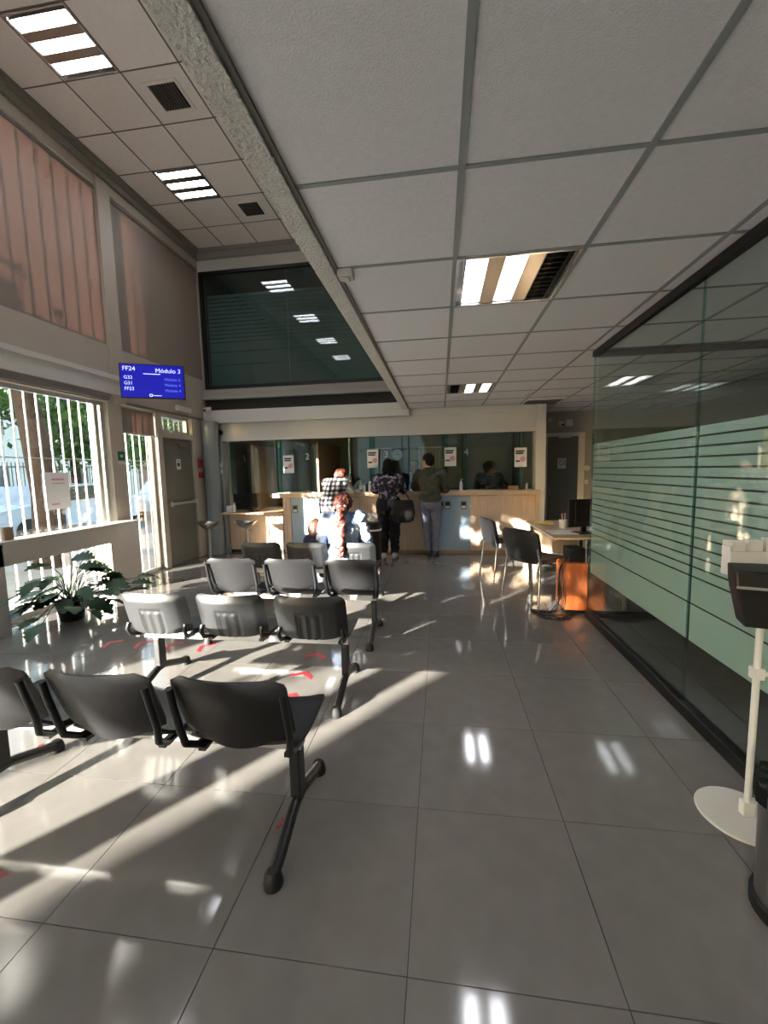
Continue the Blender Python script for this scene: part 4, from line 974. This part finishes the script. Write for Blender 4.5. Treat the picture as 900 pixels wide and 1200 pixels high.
# woman with long black hair
make_person((-.85, 6.65, 0), 0, standing(neck=V(.0, .03, 1.40), head=V(.0, .06, 1.51), chest=V(0, .01, 1.22), waist=V(0, 0, 1.04), pelvis=V(0, 0, .90), shL=V(-.165, .02, 1.33), shR=V(.165, .02, 1.33),
    elL=V(-.26, .16, 1.13), wrL=V(-.13, .38, 1.125), elR=V(.24, .14, 1.12), wrR=V(.12, .37, 1.125), hdL=V(.3, 1, 0), hdR=V(-.3, 1, 0), hpL=V(-.085, 0, .85), hpR=V(.085, 0, .85), knL=V(-.08, .02, .46), knR=V(.09, .02, .46)),
    'woman with long black hair, dark floral blouse and black trousers at the counter', m_skin,
    [('trousers', LEG, m_blk, .03, None), ('shoes', {'foot'}, m_whitec, .008, None), ('blouse', ARM, m_floral, .026, lambda c, z, t: z != 'pelvis' or c.z > .88)],
    dict(mat=m_hairb, blobs=[((0, -.055, -.05), .10, .07, .13), ((0, -.075, -.18), .115, .065, .15), ((0, -.08, -.30), .10, .055, .12)]), fem=True)
# her handbag
hbg = empty('handbag', (-.60, 6.52, .62), R(10), label='large black shoulder bag hanging at the right side of the black-haired woman', cat='bag')
bb = MB(); bb.rings([[(.20*sc*math.cos(t)*(1 if abs(math.cos(t)) < .8 else .97), .075*sc2*math.sin(t), z) for t in [2*math.pi*j/20 for j in range(20)]] for z, sc, sc2 in ((0, .55, .7), (.03, .85, 1), (.15, 1, 1.1), (.28, .92, .9), (.36, .8, .5))])
bb.build('bag_body', m_blk, hbg, smooth=True); MB().tube([(-.14, 0, .34), (-.12, .02, .52), (-.04, .05, .72), (.02, .06, .52), (.12, 0, .34)], .010).build('strap', m_blackp, hbg, smooth=True)
# woman in plaid bending over counter
make_person((-1.83, 6.62, 0), R(-8), standing(pelvis=V(0, 0, .90), waist=V(.0, .05, 1.03), chest=V(.02, .16, 1.19), neck=V(.07, .24, 1.31), head=V(.10, .33, 1.375), shL=V(-.15, .21, 1.26), shR=V(.19, .20, 1.26),
    elL=V(-.20, .36, 1.12), wrL=V(-.02, .48, 1.125), elR=V(.27, .34, 1.125), wrR=V(.12, .50, 1.125), hdL=V(.6, 1, 0), hdR=V(-.6, 1, 0), hpL=V(-.085, 0, .85), hpR=V(.085, 0, .85), knL=V(-.08, .02, .46), knR=V(.09, .02, .46)),
    'woman in a black and white plaid vest bending over the counter', m_skin,
    [('trousers', LEG, m_blk, .014, None), ('shoes', {'foot'}, m_shoe, .008, None), ('shirt', ARM, m_whitec, .022, lambda c, z, t: z != 'pelvis' or c.z > .80), ('plaid_vest', {'torso', 'pelvis'}, m_plaid, .036, lambda c, z, t: c.z > .88)],
    dict(mat=m_hairr, blobs=[((-.02, -.05, .0), .10, .08, .10), ((-.03, -.08, -.04), .09, .07, .08)]), fem=True, head_dir=V(.2, .8, -.75))
# seated woman with ponytail
SIT = dict(pelvis=V(0, 0, .53), waist=V(0, -.02, .66), chest=V(0, .0, .85), neck=V(0, .02, 1.00), head=V(0, .05, 1.09), shL=V(-.17, .0, .95), shR=V(.17, .0, .95), elL=V(-.25, .03, .70), elR=V(.25, .05, .70), wrL=V(-.14, .24, .62), wrR=V(.14, .24, .62),
           hpL=V(-.09, .0, .51), hpR=V(.09, .0, .51), knL=V(-.11, .40, .50), knR=V(.14, .40, .50), anL=V(-.12, .42, .09), anR=V(.16, .44, .09), toL=V(-.13, .57, .04), toR=V(.18, .58, .04))
pony = [((.006*math.sin(i*1.7), (-.11, -.17, -.215)[min(i, 2)]-.004*i, -.03-.052*i), .052-.0015*i+.008*math.sin(i*2.1), .042, .045) for i in range(11)]
make_person((-1.05, 4.30, 0), R(6), standing(**SIT), 'seated woman with a long wavy reddish ponytail and light denim jacket', m_skin,
    [('jeans', LEG, m_dk, .014, None), ('shoes', {'foot'}, m_whitec, .008, None), ('denim_jacket', ARM, m_denim, .034, None)],
    dict(mat=m_hairr, blobs=pony+[((0, -.02, .03), .10, .10, .10)], wave=.018, fz=24), fem=True, head_dir=V(0, 1, -.25))
sp = MB(); sp.ell((-1.04, 4.20, 1.075), .035, .03, .028, 10, 7); sp.ell((-1.07, 4.215, 1.09), .025, .02, .02, 8, 6); sp.ell((-1.01, 4.215, 1.09), .025, .02, .02, 8, 6)
tag(sp.build('scrunchie', m_whitec, smooth=True), 'white scrunchie tying the reddish ponytail of the seated woman', 'hair tie')
# child
CH = {k_: v_.copy() for k_, v_ in SIT.items()}
for k_, v_ in CH.items():
    CH[k_] = V(v_.x*.62, v_.y*.5, .44+(v_.z-.44)*.53)
CH.update(pelvis=V(0, 0, .55), waist=V(0, 0, .60), chest=V(0, 0, .68), neck=V(0, 0, .745), head=V(0, .01, .80))
for S_, sg in (('L', -1), ('R', 1)):
    CH['kn'+S_] = V(sg*.06, .20, .50); CH['an'+S_] = V(sg*.06, .23, .30); CH['to'+S_] = V(sg*.06, .30, .27); CH['hp'+S_] = V(sg*.05, 0, .53)
    CH['sh'+S_] = V(sg*.10, 0, .70); CH['el'+S_] = V(sg*.13, .03, .60); CH['wr'+S_] = V(sg*.08, .13, .56)
make_person((-1.37, 4.36, 0), R(-15), standing(**CH), 'small brown-haired child sitting beside the woman with the ponytail', m_skin,
    [('trousers', LEG, m_dk, .006, None), ('shoes', {'foot'}, m_shoe, .006, None), ('sweater', ARM, m_navy, .010, None)], dict(mat=m_hairc, wave=.012), fem=True)
# clerks behind the glass
make_person((-.50, 8.02, 0), R(180), standing(elL=V(-.25, .2, 1.05), wrL=V(-.12, .34, .92), elR=V(.25, .2, 1.05), wrR=V(.12, .34, .92)), 'clerk in a dark blue shirt standing behind the counter glass', m_skind,
    [('trousers', LEG, m_blk, .014, None), ('shoes', {'foot'}, m_shoe, .008, None), ('shirt', ARM, m_navy, .022, None)], dict(mat=m_hairb, cut=True), s=.97, voxel=.013)
HI = {k_: v_+V(0, 0, .26) for k_, v_ in SIT.items()}
for S_ in 'LR': HI['an'+S_] = SIT['an'+S_]+V(0, -.15, .2); HI['to'+S_] = SIT['to'+S_]+V(0, -.15, .2); HI['wr'+S_] = SIT['wr'+S_]+V(0, .05, .42); HI['el'+S_] = SIT['el'+S_]+V(0, .06, .33)
make_person((.93, 8.12, 0), R(195), standing(**HI), 'clerk in black with curly dark hair seated behind the right counter glass', m_skind,
    [('trousers', LEG, m_blk, .014, None), ('shoes', {'foot'}, m_shoe, .008, None), ('sweater', ARM, m_blk, .03, None)], dict(mat=m_hairb, wave=.02, fz=28, blobs=[((0, -.02, .04), .115, .11, .10)]), s=1.07, head_dir=V(-.6, .8, -.2), voxel=.013)
make_person((-1.78, 8.06, 0), R(180), standing(**{**HI, 'head': V(0, .10, 1.27), 'neck': V(0, .06, 1.20)}), 'clerk with bent dark head behind the counter beside the woman in plaid', m_skind,
    [('trousers', LEG, m_blk, .014, None), ('shoes', {'foot'}, m_shoe, .008, None), ('sweater', ARM, m_blk, .025, None)], dict(mat=m_hairb), head_dir=V(0, .8, -.6), voxel=.013)
def clerk_stool(x, y, top, lab):
    e = empty('office_stool', (x, y, 0), label=lab, cat='stool')
    MB().lathe([(.2, 0), (.2, .015), (.03, .04)], n=20).build('base', m_steelb, e, smooth=True); MB().cyl((0, 0, .04), (0, 0, top-.05), .025).build('pole', m_steelb, e, smooth=True)
    MB().lathe([(.17, top-.05), (.19, top-.03), (.18, top), (0, top)], n=22).build('seat', m_black, e, smooth=True)
clerk_stool(.93, 8.12, .69, 'stool carrying the curly-haired clerk'); clerk_stool(-1.78, 8.06, .65, 'stool carrying the clerk with the bent head')

# ================================================================== OUTSIDE
o = MB().box(-60, X0-.01, -40, 60, -.35, -.12).build('street', m_asph); tag(o, kind=ST)
o = MB().box(-7.6, X0-.01, -40, 60, -.12, -.05).build('pavement', m_walk); tag(o, kind=ST)
def tree(x, y, h, r, crown, lab, n=2600, ls=.11, dense=1.0, lean=0):
    e = empty('street_tree', (x, y, -.1), label=lab, cat='tree')
    tk = MB(); tk.tube([(0, 0, 0), (.02, .02, h*.35), (lean*.5, .03, h*.7), (lean, 0, h)], [r*1.2, r, r*.85, r*.6], 12)
    for q in range(6):
        a_ = q*1.05; tk.tube([(lean*.8, 0, h*.8), (lean+.5*crown[0]*math.cos(a_), .5*crown[1]*math.sin(a_), h+crown[2]*.2), (lean+.85*crown[0]*math.cos(a_), .85*crown[1]*math.sin(a_), h+crown[2]*.5)], [r*.4, r*.25, r*.1], 7)
    tk.build('trunk', m_bark, e, smooth=True)
    vs = []; fs = []; rnd = random.Random(int(x*100+y*10))
    cl = [V(rnd.gauss(0, .45)*crown[0], rnd.gauss(0, .45)*crown[1], rnd.uniform(-.5, .6)*crown[2]) for _ in range(40)]
    for i in range(n):
        c_ = cl[i % 40]; p = c_+V(rnd.gauss(0, 1), rnd.gauss(0, 1), rnd.gauss(0, .8))*.30*crown[0]*.6+V(lean, 0, h+crown[2]*.35)
        d_ = V(rnd.gauss(0, 1), rnd.gauss(0, 1), rnd.gauss(0, 1)).normalized(); s_ = d_.cross(V(rnd.gauss(0, 1), rnd.gauss(0, 1), rnd.gauss(0, 1))).normalized()
        l_ = ls*rnd.uniform(.7, 1.3); k_ = len(vs); vs += [p-d_*l_, p+s_*l_*.5, p+d_*l_, p-s_*l_*.5]; fs.append((k_, k_+1, k_+2, k_+3))
    mb = MB(); mb.v = [tuple(v_) for v_ in vs]; mb.f = fs; o = bpy.data.objects.new('foliage', mb.mesh('foliage', m_leafl)); COL.objects.link(o); o.parent = e; o['kind'] = 'stuff'
    return e
tree(-6.6, 6.05, 3.6, .22, (.8, 1.3, 1.2), 'thick dark tree trunk close outside the barred window', 2400, lean=-.3)
tree(-11.5, 11.6, 2.6, .16, (2.0, 2.2, 1.8), 'leafy street tree outside, right part of the barred window', 4200)
tree(-12.5, 7.4, 3.0, .16, (2.0, 2.0, 1.8), 'leafy street tree outside at the left part of the barred window', 3600)
tree(-13, 17.5, 2.6, .16, (2.2, 2.2, 1.8), 'leafy street tree outside seen through the glass door', 3600)
# unseen hedges and trees added off frame to block and dapple the sun
def blocker_hedge(x0, x1, y0, y1, h, lab, n):
    e = empty('blocker_hedge', ((x0+x1)/2, (y0+y1)/2, -.12), label=lab, cat='blocker_hedge'); rnd = random.Random(3); vs = []; fs = []
    hx, hy = (x1-x0)/2, (y1-y0)/2
    MB().box(-hx*.8, hx*.8, -hy+.04, hy-.04, 0, h-.12).build('hedge_core', mat('hedge_twigs', (38, 44, 26), .9), e)
    for i in range(n):
        p = V(rnd.uniform(-hx, hx), rnd.uniform(-hy, hy), rnd.uniform(0, h)); d_ = V(rnd.gauss(0, 1), rnd.gauss(0, 1), rnd.gauss(0, 1)).normalized(); s_ = d_.cross(V(0, 0.3, 1)).normalized(); l_ = .07
        k_ = len(vs); vs += [p-d_*l_, p+s_*l_*.6, p+d_*l_, p-s_*l_*.6]; fs.append((k_, k_+1, k_+2, k_+3))
    mb = MB(); mb.v = [tuple(v_) for v_ in vs]; mb.f = fs; o = bpy.data.objects.new('foliage', mb.mesh('foliage', m_leafl)); COL.objects.link(o); o.parent = e; o['kind'] = 'stuff'
def out(yw, D): return (XL-.1-SDX*D, yw-SDY*D)
x_, y_ = out(1.65, 6); blocker_hedge(x_-.2, x_+.2, y_-1.25, y_+1.25, 3.1, 'unseen leafy screen added beyond the left picture edge to block low sun', 5000)
x_, y_ = out(-4.2, 6); blocker_hedge(x_-.2, x_+.2, y_-1.7, y_+1.28, 3.1, 'second unseen leafy screen added farther behind the viewpoint to block low sun', 5000)
x_, y_ = out(1.7, 8); tree(x_, y_, 4.0, .15, (1.5, 1.3, 1.2), 'unseen street tree added above the first leafy screen to dapple the sun', 2600, .12)
x_, y_ = out(-1.2, 8); tree(x_, y_+0, 4.6, .04, (1.1, 1.1, .9), 'slender unseen tree added between the two leafy screens to dapple the sun', 500, .11)
x_, y_ = out(-4.0, 8); tree(x_, y_, 3.9, .15, (1.6, 1.5, 1.2), 'unseen street tree added above the second leafy screen to dapple the sun', 2600, .12)
# fence across the street
fe = empty('street_fence', (-16, 10, -.12), label='dark vertical bar fence across the street', cat='fence')
MB().box(-.02, .02, -6, 22, 2.0, 2.05).box(-.02, .02, -6, 22, .2, .25).build('fence_rail', m_rail2, fe)
fb = MB().box(-.012, .012, -.012, .012, 0, 2.2).build('fence_bar', m_rail2, fe, loc=(0, -6, 0))
for i in range(1, 187): cp(fb, fe, (0, -6+.15*i, 0))
# houses opposite
def house(y0, y1, h, m, lab, x=-24):
    e = empty('building', (x, y0, -.12), label=lab, cat='building'); MB().box(-6, 0, 0, y1-y0, 0, h).build('wall', m, e); MB().box(-6.2, .25, -.1, y1-y0+.1, h, h+.3).build('roof', m_walk, e)
    fr = None
    for z in range(int(h//3)):
        for k_ in range(int((y1-y0)//2.6)):
            q = MB().box(0, .06, -.65, .65, 0, 1.5).build('window_frame', m_wallw, e, loc=(0, 1.4+k_*2.6, .9+z*3)); MB().box(.06, .08, -.55, .55, .1, 1.4).build('pane', mat('far_glass', (70, 84, 100), .15), q)
house(8, 17.5, 9, m_brick, 'pink rendered building across the street'); house(18, 30, 6, m_facade, 'pale building across the street'); house(31, 44, 8, m_brick, 'second pink building farther down the street')
e_ = empty('building', (-16.3, -20, -.12), label='unseen pale building added to keep the sun off the rear glazing', cat='building'); MB().box(0, 30, -8, 0, 0, 9.2).build('wall', m_facade, e_); MB().box(-.1, 30.2, -8.2, .2, 9.2, 9.4).build('roof', m_walk, e_)  # unseen blocker, stops low sun entering through the rear glazing
for q in range(9): MB().box(.8+q*3.2, 2.4+q*3.2, 0, .05, 1, 2.6).build('window_frame', m_wallw, e_)
e_ = empty('building', (-20.3, -15, -.12), R(-37.8), label='unseen tall pale building added far left to shade the street', cat='building'); MB().box(-32, 0, -10, 0, 0, 13).build('wall', m_facade, e_); MB().box(-32.2, .0, -10.2, .2, 13, 13.3).build('roof', m_walk, e_)  # unseen blocker, aligned with the sun to shade the visible street
for z in range(4):
    for q in range(9): MB().box(.8+q*3.2-31, 2.4+q*3.2-31, 0, .05, 1+z*3, 2.6+z*3).build('window_frame', m_wallw, e_)
# parked cars
def car(x, y, m, lab):
    e = empty('car', (x, y, -.12), label=lab, cat='car')
    prof = [(-2.1, .35), (-2.12, .7), (-1.95, .85), (-1.1, .95), (-.6, 1.38), (.75, 1.42), (1.45, 1.0), (2.05, .9), (2.12, .6), (2.05, .35)]
    b = MB(); b.rings([[(xx, a, z) for a, z in prof] for xx in (-.80, -.82, .82, .80)]); b.build('car_body', m, e, bevel=.05)
    g = MB(); g.rings([[(xx, a, z) for a, z in ((-.98, .97), (-.58, 1.33), (.72, 1.36), (1.30, 1.02))] for xx in (-.83, .83)]); g.build('side_windows', m_black, e)
    for a in (-1.35, 1.35):
        for s_ in (-.72, .72): MB().cyl((s_-.1, a, .32), (s_+.1, a, .32), .32, n=20).build('wheel', m_rubber, e, smooth=True)
car(-10.3, 9.6, m_car, 'pale blue car parked outside the barred window'); car(-10.3, 14.9, m_carw, 'white car parked outside seen through the glass door'); car(-10.3, 20.2, m_car, 'pale blue car parked farther along the street')
